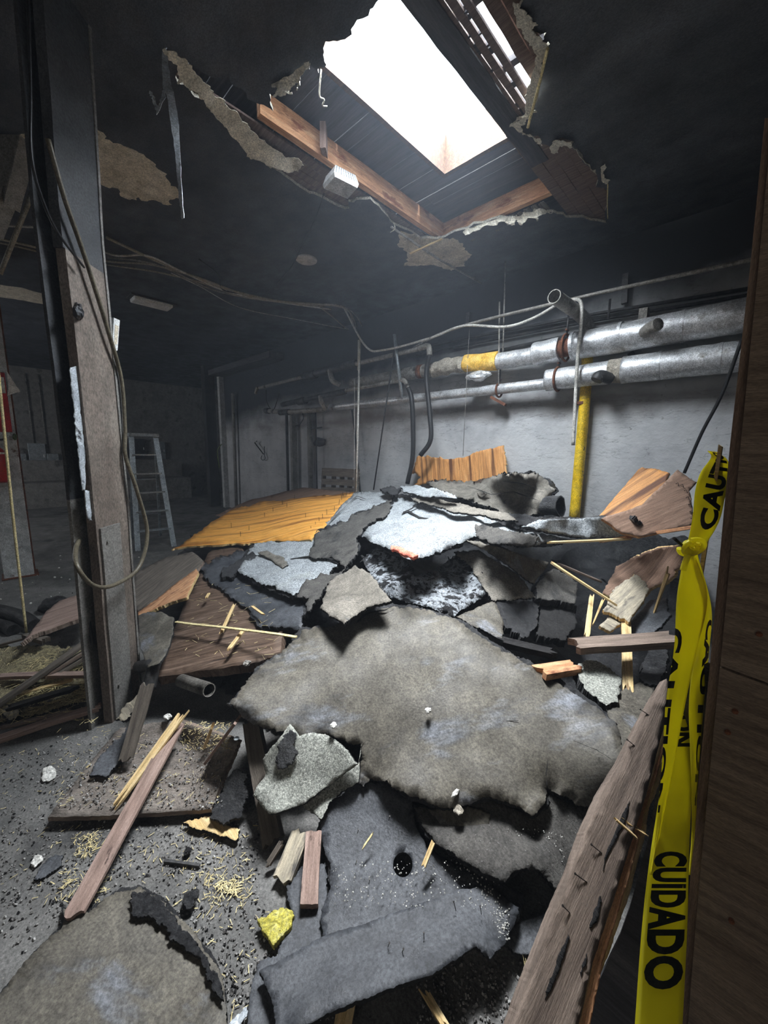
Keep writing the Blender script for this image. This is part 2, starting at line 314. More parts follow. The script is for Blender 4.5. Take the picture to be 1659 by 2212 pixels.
def tube(name, path, r, mat, parent=None, seg=10, smooth_path=True, hollow=0, lump=0):
    p = catmull(path, 8) if smooth_path and len(path) > 2 else [Vector(q) for q in path]
    if lump and len(p) == 2: p = [p[0].lerp(p[1], t / 30) for t in range(31)]
    V, F = tube_vf(p, r if isinstance(r, (int, float)) or len(p) == len(r) else r[0], seg, hollow=hollow)
    if lump: V = [v + noise.noise_vector(v * 9) * lump for v in V]
    d = (p[-1] - p[0]); d = d.normalized() if d.length > 1e-6 else XA
    y = (d.orthogonal()).normalized(); fr = Matrix((d, y, d.cross(y))).transposed().to_4x4(); fr.translation = p[0]
    o = meshobj(name, V, F, mat, parent, fr)
    me = o.data; me.polygons.foreach_set('use_smooth', [len(q.vertices) == 4 for q in me.polygons]); return o
def jagged(pts, amt, levels, closed=True, fixed=None):
    """midpoint displacement of a closed outline; pts are tuples (x, y, extra)"""
    P = [tuple(p) for p in pts]
    for L in range(levels):
        out = []
        n = len(P)
        for i in range(n):
            a, b = P[i], P[(i+1) % n]; out.append(a)
            dx, dy = b[0]-a[0], b[1]-a[1]; l = math.hypot(dx, dy)
            if l < 3: continue
            q = random.gauss(0, 1) * min(amt * .8**L, l * .20)
            out.append(tuple([(a[0]+b[0])/2 - dy/l*q, (a[1]+b[1])/2 + dx/l*q] + [(a[k]+b[k])/2 for k in range(2, len(a))]))
        P = out
    return P
def inpoly(x, y, P):
    c = False; j = len(P) - 1
    for i in range(len(P)):
        if (P[i][1] > y) != (P[j][1] > y) and x < (P[j][0]-P[i][0]) * (y-P[i][1]) / (P[j][1]-P[i][1]) + P[i][0]: c = not c
        j = i
    return c
def cdt(outline, inner=(), holes=()):
    co = [Vector((p[0], p[1])) for p in outline]; n = len(co); edges = [(i, (i+1) % n) for i in range(n)]
    for h in holes:
        s = len(co); co += [Vector((p[0], p[1])) for p in h]; edges += [(s+i, s+(i+1) % len(h)) for i in range(len(h))]
    co += [Vector((p[0], p[1])) for p in inner]
    v, e, f, *_ = delaunay_2d_cdt(co, edges, [], 0, 1e-4)
    v = [(a.x, a.y) for a in v]; keep = []
    for t in f:
        cx = sum(v[i][0] for i in t)/3; cy = sum(v[i][1] for i in t)/3
        if inpoly(cx, cy, outline) and not any(inpoly(cx, cy, h) for h in holes): keep.append(tuple(t))
    return v, keep
def solid(name, top, faces, thick, mats, parent=None, frame=None, smooth=True, toward=None):
    """top vertex list + triangles -> closed slab of given thickness on the far side from `toward`"""
    n = len(top)
    nor = [Vector() for _ in top]; F = []
    toward = toward or O
    for t in faces:
        a, b, c = (top[i] for i in t); nn = (b-a).cross(c-a)
        if nn.dot(toward - a) < 0: t = (t[0], t[2], t[1]); nn = -nn
        F.append(t)
        for i in t: nor[i] += nn
    cnt = {}
    for t in F:
        for i in range(3):
            e = (t[i], t[(i+1) % 3]); cnt[e] = 1
    bot = [top[i] - (nor[i].normalized() if nor[i].length > 1e-12 else ZA) * thick for i in range(n)]
    A = list(F) + [(t[0]+n, t[2]+n, t[1]+n) for t in F]; mi = [0] * len(F) + [(2 if len(mats) > 2 else 0)] * len(F)
    for (a, b) in cnt:
        if (b, a) not in cnt: A.append((b, a, a+n, b+n)); mi.append(1 if len(mats) > 1 else 0)
    o = meshobj(name, list(top) + bot, A, mats, parent, frame, False, mi)
    if smooth: o.data.polygons.foreach_set('use_smooth', [i < len(F) * 2 for i in range(len(A))])
    return o
def grain_frame(pts3, g):
    c = sum(pts3, Vector()) / len(pts3); z = Vector()
    for i in range(len(pts3)): z += (pts3[i]-c).cross(pts3[(i+1) % len(pts3)]-c)
    z.normalize(); 
    if z.dot(O - c) < 0: z = -z
    x = g - z * g.dot(z)
    x = x.normalized() if x.length > 1e-4 else z.orthogonal().normalized()
    y = z.cross(x); m = Matrix((x, y, z)).transposed().to_4x4(); m.translation = c; return m
def sheet(name, pts, mat, label, cat, off=0.02, thick=.012, jag=6, lev=4, bump=.012, edge='tar_edge', grain=None, group=None, holes=(), surf=None, parent=None, under=None, sp=None, kind=None, bf=2.5, layer=0):
    """slab torn to a traced outline, draped over the heap"""
    P0 = [(p[0], p[1], p[2] if len(p) > 2 else 0.0) for p in pts]
    jag *= .62
    P = jagged(P0, jag, lev + 1) if jag else P0
    xs = [p[0] for p in P]; ys = [p[1] for p in P]
    area_ = abs(sum(P0[i][0]*P0[(i+1) % len(P0)][1]-P0[(i+1) % len(P0)][0]*P0[i][1] for i in range(len(P0))))/2
    s = sp or max(5, math.sqrt(area_)/16)
    inner = []
    y = min(ys) + s/2
    while y < max(ys):
        x = min(xs) + s/2
        while x < max(xs):
            q = (x + random.uniform(-.25, .25)*s, y + random.uniform(-.25, .25)*s)
            if inpoly(q[0], q[1], P) and min(abs(q[0]-p[0])+abs(q[1]-p[1]) for p in P) > s*.45: inner.append(q)
            x += s
        y += s
    v, f = cdt(P, inner, holes)
    A = np.array(P0)
    def dz(x, y):
        r = ((A[:, 0]-x)**2 + (A[:, 1]-y)**2) + 4.0; w_ = 1/r**1.5; return float((w_*A[:, 2]).sum()/w_.sum())
    S = surf or hf
    top = []
    for (x, y) in v:
        q = S(x, y, off + dz(x, y))
        if bump:
            nz = noise.noise(q*bf)*bump + noise.noise(q*bf*4)*bump*.35
            q = S(x, y, off + dz(x, y) + nz) if surf is None else q + (O-q).normalized()*nz
        if surf is None and q.z < .004 + thick: q = atz(x, y, .004 + thick)
        top.append(q)
    o3 = [S(p[0], p[1], off) for p in P0]
    g = (S(grain[1][0], grain[1][1], off) - S(grain[0][0], grain[0][1], off)) if grain else XA
    fr = grain_frame(o3, g)
    mats = [mat, edge] + ([under] if under else [])
    o = solid(name, top, f, thick, mats, parent, fr)
    tag(o, label, cat if parent is None else None, group, kind)
    if layer:
        gx = sum(p[0] for p in P0)/len(P0); gy = sum(p[1] for p in P0)/len(P0); L2 = []
        for p in P0:
            d_ = math.hypot(p[0]-gx, p[1]-gy); k_ = layer*random.uniform(-.1, 1.0)/max(d_, 1); L2.append((p[0]+(p[0]-gx)*k_, p[1]+(p[1]-gy)*k_, p[2]))
        sheet('under_layer', L2, 'tar_rough', None, None, holes=holes, off=off-thick*1.1, thick=thick, jag=jag*1.5, lev=lev, bump=bump, edge='tar_edge', parent=o, sp=s*1.6, bf=bf)
    return o
def plank3(name, a, b, wd, th, mat, label=None, cat='plank', roll=0, group=None, parent=None, splinter=.03, warp=.004, up=ZA, taper=1.0, ends=None):
    """rough board between two world points with broken ends and slight warp"""
    a, b = Vector(a), Vector(b); x = (b-a).normalized(); y = up.cross(x)
    y = y.normalized() if y.length > 1e-3 else x.orthogonal().normalized()
    z = x.cross(y)
    if roll: q = Matrix.Rotation(roll, 3, x); y = q @ y; z = q @ z
    L = (b-a).length; n = max(4, int(L/.06)); m = 7; V = []; F = []
    sd = random.random()*50
    e0 = [random.uniform(-1, .6)*splinter for _ in range(m)]; e1 = [random.uniform(-.6, 1)*splinter for _ in range(m)]
    def ring(i):
        t = i/n; R_ = []
        w_ = wd/2*(1+(taper-1)*t)
        for k in range(m):
            s = -1+2*k/(m-1)
            xx = t*L + (e0[k] if i == 0 else 0) + (e1[k] if i == n else 0)
            wv = noise.noise(Vector((sd, t*L*2.2, 0)))*warp*2
            ed = noise.noise(Vector((sd+s*3, t*L*7, 1)))*.06*wd if abs(s) > .99 else 0
            R_.append((xx, s*w_+ed, wv))
        return R_
    for i in range(n+1):
        R_ = ring(i)
        for (xx, yy, zz) in R_: V.append(a + x*xx + y*yy + z*(zz+th/2))
        for (xx, yy, zz) in R_: V.append(a + x*xx + y*yy + z*(zz-th/2))
    s2 = 2*m
    for i in range(n):
        for k in range(m-1):
            F.append((i*s2+k, i*s2+k+1, (i+1)*s2+k+1, (i+1)*s2+k)); F.append((i*s2+m+k, (i+1)*s2+m+k, (i+1)*s2+m+k+1, i*s2+m+k+1))
        F.append((i*s2, (i+1)*s2, (i+1)*s2+m, i*s2+m)); F.append((i*s2+m-1, i*s2+2*m-1, (i+1)*s2+2*m-1, (i+1)*s2+m-1))
    for i, fl in ((0, 1), (n, 0)):
        for k in range(m-1):
            q = (i*s2+k, i*s2+m+k, i*s2+m+k+1, i*s2+k+1); F.append(q if fl else q[::-1])
    fr = Matrix((x, y, z)).transposed().to_4x4(); fr.translation = a
    o = meshobj(name, V, F, mat, parent, fr)
    if label: tag(o, label, cat if parent is None else None, group)
    return o
def plank(name, p, q, wd, th, mat, label, cat='plank', **k):
    return plank3(name, hf(p[0], p[1], p[2]), hf(q[0], q[1], q[2]), wd, th, mat, label, cat, **k)
def chunk(name, px, py, dz, r, mat, label, cat, sq=(1, 1, .6), seed=0, group=None, pos=None):
    bm = bmesh.new(); bmesh.ops.create_icosphere(bm, subdivisions=3, radius=1)
    c = pos or hf(px, py, dz)
    V = []
    for v in bm.verts:
        d = v.co.normalized(); k = 1 + .45*noise.noise(d*1.3+Vector((seed, 0, 0))) + .18*noise.noise(d*4+Vector((seed, 3, 0)))
        V.append(c + Vector((d.x*sq[0], d.y*sq[1], d.z*sq[2]))*r*k)
    F = [tuple(x.index for x in f.verts) for f in bm.faces]; bm.free()
    return tag(meshobj(name, V, F, mat), label, cat, group)
def nails(parent, lst, h=.035, r=.0016):
    for (px, py, lean, dzz) in lst:
        p = hf(px, py, dzz); q = p + Vector((lean*h, -.2*lean*h, h))
        V, F = tube_vf([p, q], r, 6); V2, F2 = tube_vf([q, q + (q-p).normalized()*.0012], r*2.2, 6)
        meshobj('nail', V+V2, F+[tuple(i+len(V) for i in f) for f in F2], 'nail_steel', parent)

# ================================================================ STRUCTURE
def struct(o): o['kind'] = 'structure'; return o
# floor
V = []; F = []; NX, NY = 90, 60
for j in range(NY+1):
    for i in range(NX+1):
        x = -18 + 20.5*i/NX; y = -3.2 + 10.2*j/NY
        V.append(Vector((x, y, noise.noise(Vector((x*.8, y*.8, 0)))*.004)))
for j in range(NY):
    for i in range(NX):
        a = j*(NX+1)+i; F.append((a, a+1, a+NX+2, a+NX+1))
struct(meshobj('floor', V, F, 'floor_mat', smooth=True))
# back wall with return at its left end, far room walls
def wall_grid(name, a, b, z0, z1, th, mat, bump=.006, nx=80, nz=30):
    a, b = Vector(a), Vector(b); d = (b-a); nrm = Vector((-d.y, d.x, 0)).normalized()
    V = []; F = []
    for s in (0, 1):
        for j in range(nz+1):
            for i in range(nx+1):
                p = a + d*(i/nx) + ZA*(z0+(z1-z0)*j/nz); V.append(p + nrm*(th*s) - (nrm*noise.noise(p*1.5)*bump if s == 0 else Vector()))
    n1 = (nx+1)*(nz+1)
    for j in range(nz):
        for i in range(nx):
            q = j*(nx+1)+i; F.append((q, q+1, q+nx+2, q+nx+1)); F.append((n1+q, n1+q+nx+1, n1+q+nx+2, n1+q+1))
    for i in range(nx):
        F.append((i, n1+i, n1+i+1, i+1)); q = nz*(nx+1)+i; F.append((q, q+1, n1+q+1, n1+q))
    for j in range(nz):
        q = j*(nx+1); F.append((q, q+nx+1, n1+q+nx+1, n1+q)); q += nx; F.append((q, n1+q, n1+q+nx+1, q+nx+1))
    return struct(meshobj(name, V, F, mat, smooth=False))
wall_grid('wall_back', (-9.85, YW, 0), (2.6, YW, 0), 0, 3.75, .22, 'wall', nx=120)
wall_grid('wall_recess', (-16.0, 6.4, 0), (-9.6, 6.4, 0), 0, 3.75, .2, 'steel_grey')
wall_grid('wall_left', (-14.2, -3.2, 0), (-14.2, 6.4, 0), 0, 3.75, .2, 'steel_grey')
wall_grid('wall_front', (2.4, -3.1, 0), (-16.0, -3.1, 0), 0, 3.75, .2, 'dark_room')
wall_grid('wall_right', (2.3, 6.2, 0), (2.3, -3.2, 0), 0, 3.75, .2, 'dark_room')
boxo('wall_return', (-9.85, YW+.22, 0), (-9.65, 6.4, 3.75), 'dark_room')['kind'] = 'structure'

# ceiling plaster torn open; traced points are laid on the real ceiling plane
def cz(L, z=ZC): return [tuple(atz(x, y, z)[:2]) for x, y in L]
HOLE = [(780,-420),(812,-80),(818,0),(800,20),(765,55),(745,85),(712,90),(700,112),(705,140),(688,158),(668,142),(655,165),(640,188),(612,192),(585,215),
(590,240),(560,225),(520,190),(495,163),(478,168),(468,180),(430,150),(400,130),(360,103),(350,112),(385,140),(383,178),(410,192),(440,215),(455,238),(490,270),(530,320),
(560,340),(592,365),(640,400),(680,420),(745,452),(765,437),(800,430),(832,462),(862,490),(900,510),(945,516),(962,512),(1010,494),(1080,470),
(1150,462),(1195,458),(1235,470),(1310,482),(1313,425),(1292,390),(1255,330),(1240,306),(1200,303),(1188,325),(1168,310),(1150,296),(1125,290),(1108,272),
(1130,258),(1150,240),(1168,160),(1188,95),(1180,70),(1150,55),(1120,20),(1100,-30),(1092,-120),(1060,-420)]
PATCH1 = [(30,300),(60,238),(105,232),(200,275),(262,312),(300,330),(350,370),(385,410),(395,432),(372,443),(330,432),(280,432),(225,402),(180,385),(100,340),(50,312)]
PATCH2 = [(-40,618),(0,615),(50,622),(100,640),(150,655),(150,672),(100,658),(0,642),(-40,640)]
PATCH3 = [(865,498),(900,505),(960,515),(1000,525),(1020,550),(1005,575),(975,585),(930,572),(872,575),(880,545),(862,520)]
def jag3(L, amt, lev):
    P = [(x*1000, y*1000) for x, y in L]
    return [(x/1000, y/1000) for x, y in jagged(P, amt*1000, lev)]
hole = jag3(cz(HOLE), .018, 2); p1 = jag3(cz(PATCH1), .03, 3); p2 = jag3(cz(PATCH2), .03, 2); p3 = jag3(cz(PATCH3), .02, 3)
outer = [(-16, -3.2), (2.5, -3.2), (2.5, YW), (-9.8, YW), (-9.8, 6.4), (-16, 6.4)]
allh = [hole, p1, p2, p3]
v, f = cdt(outer, (), [hole, p1, p2, p3])
def ceiling_mesh():
    co = [Vector(p) for p in outer]; ed = [(i, (i+1) % len(outer)) for i in range(len(outer))]
    for h in allh:
        s = len(co); co += [Vector(p) for p in h]; ed += [(s+i, s+(i+1) % len(h)) for i in range(len(h))]
    v, e, f, *_ = delaunay_2d_cdt(co, ed, [], 0, 1e-5)
    F = []; MI = []; E = {}
    for t in f:
        cx = sum(v[i].x for i in t)/3; cy = sum(v[i].y for i in t)/3
        if inpoly(cx, cy, hole) or not inpoly(cx, cy, outer): continue
        F.append(tuple(t)); MI.append(1 if any(inpoly(cx, cy, h) for h in allh[1:]) else 0)
    n = len(v); V = [Vector((a.x, a.y, ZC)) for a in v] + [Vector((a.x, a.y, ZC+.02)) for a in v]
    FF = []; 
    for t in F:
        for k in range(3): E[(t[k], t[(k+1) % 3])] = 1
    for t in F: FF.append(t[::-1])
    FF += [tuple(i+n for i in t) for t in F]; mi = MI + [0]*len(F)
    for (a, b) in E:
        if (b, a) not in E: FF.append((a, b, b+n, a+n)); mi.append(2)
    return struct(meshobj('ceiling', V, FF, ['soot', 'plaster_bare', 'plaster_edge'], midx=mi))
ceiling_mesh()

# ---- roof above: deck with the cut opening, joists, lath
ZD = 3.76
OX0, OX1, OY0, OY1 = -2.12, -1.165, .256, 2.852
deck = empty('roof_deck', (-2.2, 2.9, ZD), 'sooty roof boarding visible above the torn ceiling, framing the bright opening', 'roof boarding')
def dboard(x0, x1, y0, y1): 
    return boxo('deck_board', (x0, y0, ZD), (x1, y1 - (random.choice([.003, .005]) if random.random() < .4 else 0), ZD+.035), 'charcoal_wood', deck)
y = .02
BW = .118
while y < 4.35:
    g = random.choice([0, 0, .003, .0035])
    y1 = min(y+BW, 4.4)
    if y1 <= OY0+.001 or y >= OY1-.001: 
        x = -6.0
        while x < 1.6:
            L_ = random.uniform(1.1, 2.3); x1 = min(x+L_, 1.6); dboard(x, x1-.001, y, y1-g); x = x1
    else:
        dboard(-6.0, -3.2, y, y1-g); dboard(-3.199, OX0, y, y1-g); dboard(OX1, 1.6, y, y1-g)
    y = y1
boxo('deck_sheet', (-16, -3.2, ZD), (-6.0, 6.4, ZD+.035), 'charcoal_wood', deck)
boxo('deck_sheet', (-6.0, -3.2, ZD), (2.5, .02, ZD+.035), 'charcoal_wood', deck)
boxo('deck_sheet', (1.6, .02, ZD), (2.5, 4.4, ZD+.035), 'charcoal_wood', deck)
def beam(name, lo, hi, mat, label, **k):
    lo, hi = Vector(lo), Vector(hi); c = (lo+hi)/2; d = hi-lo
    if d.x > d.y and d.x > d.z: a, b, wd, th = Vector((lo.x, c.y, c.z)), Vector((hi.x, c.y, c.z)), d.y, d.z
    elif d.y > d.z: a, b, wd, th = Vector((c.x, lo.y, c.z)), Vector((c.x, hi.y, c.z)), d.x, d.z
    else: a, b, wd, th = Vector((c.x, c.y, lo.z)), Vector((c.x, c.y, hi.z)), d.x, d.y
    return plank3(name, a, b, wd, th, mat, label, 'beam', splinter=.004, warp=.001, **k)
beam('roof_curb', (OX0, .3, ZD-.015), (OX0+.035, OY1, ZD+.26), 'curb_wood', 'orange-brown splintered curb along the left side of the bright roof opening')
beam('roof_curb', (OX0+.036, OY1-.035, ZD-.015), (-1.43, OY1, ZD+.26), 'curb_wood', 'rough curb across the far end of the bright roof opening')
beam('ceiling_joist', (-2.52, 1.42, ZC+.03), (-2.47, 3.40, ZC+.175), 'timber_orange', 'bright orange-brown joist running beside the square ceiling light', group=None)
beam('ceiling_joist', (-2.47, 3.35, ZC+.03), (-1.44, 3.40, ZC+.175), 'timber_orange', 'short reddish joist closing the far end of the torn ceiling opening')
beam('joist_block', (-2.47, 1.84, ZC+.04), (-2.43, 1.94, ZC+.34), 'timber_red', 'short upright wooden block nailed to the long ceiling joist')
beam('roof_beam', (-1.43, .2, ZC+.02), (-1.31, 2.98, ZC+.24), 'charcoal_wood', 'dark heavy beam along the right side of the bright roof opening')
# lath under the deck: (x0, x1, y0, y1)
LG1 = 'narrow brown ceiling boards left of the opening'; LG2 = 'brown ceiling boards right of the far joist'; LG3 = 'lath strips over the right side of the opening'
x = -3.45
while x < -2.56:
    wd = .075; plank3('ceiling_board', (x+wd/2, .75+random.uniform(-.1,.1), ZC+.034), (x+wd/2, 3.7, ZC+.034), wd-random.choice([.001, .001, .004]), .012, 'lath', 'narrow dark brown ceiling board bared behind the square ceiling light', 'ceiling board', group=LG1, splinter=.02, warp=.001)
    x += wd
x = -1.44
while x < -.62:
    wd = .082; plank3('ceiling_board', (x+wd/2, 2.62+random.uniform(-.03,.03), ZC+.034), (x+wd/2, 4.25, ZC+.034), wd-random.choice([.002, .004, .006]), .012, 'lath', 'narrow brown ceiling board bared right of the opening corner', 'ceiling board', group=LG2, splinter=.02, warp=.001)
    x += wd
x = -1.25; k = 0
ORD = ['first', 'second', 'third', 'fourth', 'fifth']
for (xa, wd) in [(-1.300, .020), (-1.266, .038), (-1.218, .034), (-1.13, .06), (-1.065, .06)]:
    plank3('lath_strip', (xa, .1, ZC+.034), (xa, 2.66, ZC+.034), wd, .012, 'lath', ORD[k]+' lath strip to the right of the dark roof beam', 'lath strip', group=LG3, splinter=.02, warp=.002); k += 1
for k, yy in enumerate((1.16, 1.80, 2.19)):
    plank3('lath_batten', (-1.31, yy, ZC+.06), (-1.0, yy+.02, ZC+.06), .04, .03, 'charcoal_wood', ['hidden', 'middle', 'lower'][k]+' dark batten crossing the lath strips beside the beam' if k else 'uppermost dark batten crossing the lath strips at the frame top', 'batten', group='battens above the lath strips')
random.seed(31); V = []; F = []
for _ in range(46):
    xx = random.choice([-1.288, -1.241]); yy = random.uniform(.4, 2.6); v_, f_ = box_vf(Vector((xx, yy, ZC+.036)), XA, YA, ZA, .010, random.uniform(.003, .02), .008); s_ = len(V); V += v_; F += [tuple(i+s_ for i in q) for q in f_]
tag(meshobj('plaster_keys', V, F, 'charcoal_wood'), 'crumbs of old plaster lodged in the gaps between the lath strips', 'plaster', None, 'stuff')
# joists seen over the left exposed boards
for (yy) in (3.46,):
    for k in range(13):
        xx = -2.30 + k*.064
        plank3('lath_stub', (xx, 3.405, ZC+.012+.004*(k % 3)), (xx+.01, 3.50+.02*random.random(), ZC+.006), .046, .008, 'timber_grey', 'stub of broken lath poking out below the short far joist', 'lath stub', group='broken lath ends below the far joist', splinter=.012)

# torn paper and plaster flaps hanging round the opening
def flap(name, L, mat, label, th=.003, cat='torn plaster', jag=4):
    pts = [(p[0], p[1], p[2]) for p in L]
    P0 = jagged(pts, jag, 3); s = 9
    top_v, f = cdt(P0)
    A = np.array(P0); top = []
    for (x, y) in top_v:
        r = ((A[:, 0]-x)**2 + (A[:, 1]-y)**2)+.5; w_ = 1/r**1.5; z = float((w_*A[:, 2]).sum()/w_.sum()); top.append(atz(x, y, ZC - z))
    o = solid(name, top, f, th, [mat, mat], None, None, False); return tag(o, label, cat)
flap('plaster_flap', [(356,104,.0),(352,112,.01),(384,142,.015),(382,180,.03),(402,188,.035),(430,212,.03),(455,242,.03),(490,277,.025),(530,328,.03),(562,348,.04),(600,366,.05),(622,374,.05),(645,372,.03),(657,358,.02),(640,342,.012),(600,326,.005),(560,300,.003),(535,268,.003),(500,238,.003),(470,212,.003),(440,178,.003),(405,132,.003)], 'plaster_bare', 'long torn cream plaster flap left of the narrow brown ceiling boards', jag=3)
flap('plaster_flap', [(586,182,.02),(600,190,.05),(590,212,.05),(610,208,.04),(632,204,.03),(625,196,.02),(645,180,.03),(640,196,.05),(660,150,.03),(668,132,.01),(655,140,.02)], 'plaster_edge', 'small ragged plaster scraps at the left corner of the bright opening')
flap('plaster_flap', [(1108,5,.0),(1135,35,.02),(1150,48,.03),(1162,55,.05),(1158,78,.02),(1180,95,.03),(1186,100,.0),(1165,160,.05),(1150,235,.04),(1128,262,.02),(1135,228,.01),(1145,180,.01),(1160,120,.01),(1140,90,.005),(1115,55,.005)], 'plaster_edge', 'ragged grey-white plaster torn beside the lath strips')
flap('plaster_flap', [(1100,275,.0),(1128,258,.02),(1150,245,.04),(1160,243,.06),(1140,258,.02),(1125,272,.02),(1140,292,.03),(1165,300,.03),(1172,315,.03),(1155,305,.005),(1128,292,.005)], 'plaster_edge', 'pale plaster scrap at the corner between lath strips and brown boards')
flap('plaster_flap', [(1190,330,.0),(1196,305,.03),(1235,306,.04),(1245,322,.03),(1290,378,.02),(1262,346,.003),(1238,318,.003),(1210,316,.003)], 'plaster_edge', 'curved pale plaster lip around the brown boards right of the opening')
flap('plaster_flap', [(1297,362,.02),(1306,354,.04),(1310,362,.05),(1302,370,.04),(1306,385,.03),(1318,390,.05),(1311,398,.03),(1300,392,.02)], 'plaster_edge', 'small hooked plaster curl right of the brown ceiling boards', jag=1)
flap('plaster_flap', [(1000,500,.0),(1005,508,.06),(1040,492,.05),(1090,478,.06),(1112,486,.09),(1118,474,.05),(1128,486,.10),(1142,470,.06),(1160,478,.10),(1168,466,.06),(1195,458,.02),(1150,458,.003),(1080,470,.003)], 'plaster_edge', 'ragged white plaster fringe hanging below the far joist')
flap('paint_peel', [(350,112,.0),(352,190,.25),(360,205,.3),(378,330,.62),(388,440,.9),(392,472,1.0),(397,470,1.0),(392,400,.8),(384,250,.4),(372,190,.25),(362,118,.0)], 'peeled_white', 'long thin strip of pale paint peeling down from the ceiling', cat='peeling paint', jag=1)
flap('paint_peel', [(322,196,.10),(330,215,.14),(338,248,.22),(346,238,.2),(356,205,.13),(366,190,.1),(350,196,.08),(343,228,.16),(334,208,.12)], 'peeled_white', 'small dark curl of peeling paint beside the long peeling strip', cat='peeling paint', jag=2)
tube('plaster_lath_strip', [atz(1183,105,ZC-.03), atz(1160,200,ZC-.05), atz(1140,275,ZC-.07)], .008, 'straw')
tag(bpy.context.scene.objects[-1] if False else bpy.data.objects['plaster_lath_strip'], 'thin pale wooden strip dangling beside the lath strips', 'wood strip')
tag(tube('wood_strip', [atz(885,548,ZC-.10), atz(955,516,ZC-.01)], .009, 'timber_raw', seg=4), 'thin pale stick hanging under the far corner of the opening', 'wood strip')
tag(tube('hanging_wire', [atz(694,150,ZC+.02), atz(690,205,ZC-.04), atz(700,215,ZC-.05), atz(697,228,ZC-.06), atz(707,230,ZC-.06)], .004, 'plaster_edge'), 'twisted wire dangling from the left curb of the bright opening', 'wire')
tag(tube('hanging_wire', [atz(1313,398,ZC-.02), atz(1312,440,ZC-.05), atz(1313,472,ZC-.05)], .004, 'straw'), 'straight thin fibre hanging right of the brown ceiling boards', 'wire')
tag(tube('conduit', [atz(845,490,ZC-.05), atz(900,528,ZC-.05), atz(945,558,ZC-.05), atz(1040,612,ZC-.05)], .010, 'pipe_grey'), 'thin metal conduit slanting across the bare plaster patch under the opening', 'conduit')
tag(tube('hanging_wire', [atz(850,480,ZC-.02), atz(853,494,ZC-.06), atz(843,502,ZC-.07)], .004, 'plaster_edge'), 'short frayed wire at the upper end of the slanting conduit', 'wire')
tag(tube('light_cable', [atz(700,418,ZC+.01), atz(682,470,ZC-.02), atz(655,525,ZC-.02), atz(620,590,ZC-.02), atz(560,640,ZC-.02), atz(480,635,ZC-.02)], .004, 'rubber'), 'thin black cord crossing the ceiling from the square light', 'cord')

# square ceiling light with finned top
t = empty('ceiling_light', atz(735, 405, ZC-.02), 'square ceiling light with grey lens and finned white housing, beside the joist', 'ceiling light')
L4 = [atz(x, y, ZC-.09) for x, y in ((697,404),(722,375),(775,402),(752,428))]
U4 = [p + Vector((0, 0, .07)) for p in L4]; cc = sum(L4, Vector())/4
U4 = [cc + Vector((0,0,.07)) + (p-cc)*.82 for p in L4]
hs = meshobj('housing', [p+ZA*.012 for p in L4]+U4, [(0,1,5,4),(1,2,6,5),(2,3,7,6),(3,0,4,7),(4,5,6,7),(3,2,1,0)], 'white_plastic', t)
ins = [cc + (p-cc)*.92 - ZA*.012 for p in L4]
meshobj('lens', [p+ZA*.012 for p in L4]+ins, [(0,1,5,4),(1,2,6,5),(2,3,7,6),(3,0,4,7),(7,6,5,4),(0,3,2,1)], 'fixture', t)
for i in (0, 1, 2):
    a0, a1 = L4[i], L4[i+1] if i < 3 else L4[0]; b0, b1 = U4[i], U4[(i+1) % 4]
    if i == 0: continue
    for k in range(9):
        s = (k+.7)/9.4; p = a0.lerp(a1, s)+ZA*.018; q = b0.lerp(b1, s)
        Vv, Ff = tube_vf([p, q], .004, 5); meshobj('fin', Vv, Ff, 'alu', hs)
# round cover disc
def disc(name, c, r, th, mat, n=40, parent=None, nrm=ZA):
    V, F = tube_vf([c, c+nrm*th*.5, c+nrm*th], [r*.96, r, r], n); return meshobj(name, V, F, mat, parent)
tag(disc('ceiling_cover', atz(662,563,ZC-.015), .115, .014, 'fixture'), 'round grey cover plate on the black ceiling', 'cover plate')
# oblong far light
t = empty('bulkhead_light', atz(328,655,ZC-.03), 'small oblong bulkhead light on the far dark ceiling', 'ceiling light')
c = atz(328, 655, ZC-.03)
bm_v, bm_f = box_vf(c, XA, YA, ZA, .12, .24, .03); o = meshobj('lens', bm_v, bm_f, 'white_plastic', t); b_ = o.modifiers.new('b', 'BEVEL'); b_.width = .02; b_.segments = 3
bm_v, bm_f = box_vf(c+ZA*.02, XA, YA, ZA, .15, .28, .012); meshobj('base_plate', bm_v, bm_f, 'pipe_dark', t)

# ================================================================ WALL SERVICES
def PY(x, y, off): return aty(x, y, YW-off)
# upper insulated pipe
t = empty('steam_pipe', PY(1245, 745, .25), 'large silver insulated pipe, the upper of the pair along the wall', 'pipe')
def seg(name, a, b, r, mat, par, lump=.0, sg=24): 
    o = tube(name, [a, b], r, mat, par, sg, False, lump=lump); return o
u = lambda x, y, off=.25: PY(x, y, off)
seg('insulation', u(1660,672), u(1240,748), .125, 'silver', t, .006)
V, F = tube_vf([u(1243,747), u(1236,748.5)], .13, 24); meshobj('end_band', V, F, 'silver', t)
seg('pipe_core', u(1240,748), u(1208,754), .085, 'rust', t, .004)
seg('insulation', u(1210,754), u(1155,766), .115, 'silver', t, .008)
seg('insulation', u(1155,768), u(1070,782), .088, 'silver', t, .006)
seg('fibreglass_wrap', u(1077,780), u(1006,785), .098, 'fibreglass', t, .012)
seg('torn_wrap', u(1006,786), u(936,797), .095, 'fluff', t, .035)
seg('pipe_core', u(940,797), u(762,829), .082, 'pipe_grey', t, .004)
for x, y in ((1345,727),(1480,704)):
    V, F = tube_vf([u(x,y), u(x-8,y+1.5)], .129, 24); meshobj('seam_band', V, F, 'silver', t)
# flanges & dark tee assembly on left
seg('coupling', u(915,802), u(905,803), .088, 'rust', t)
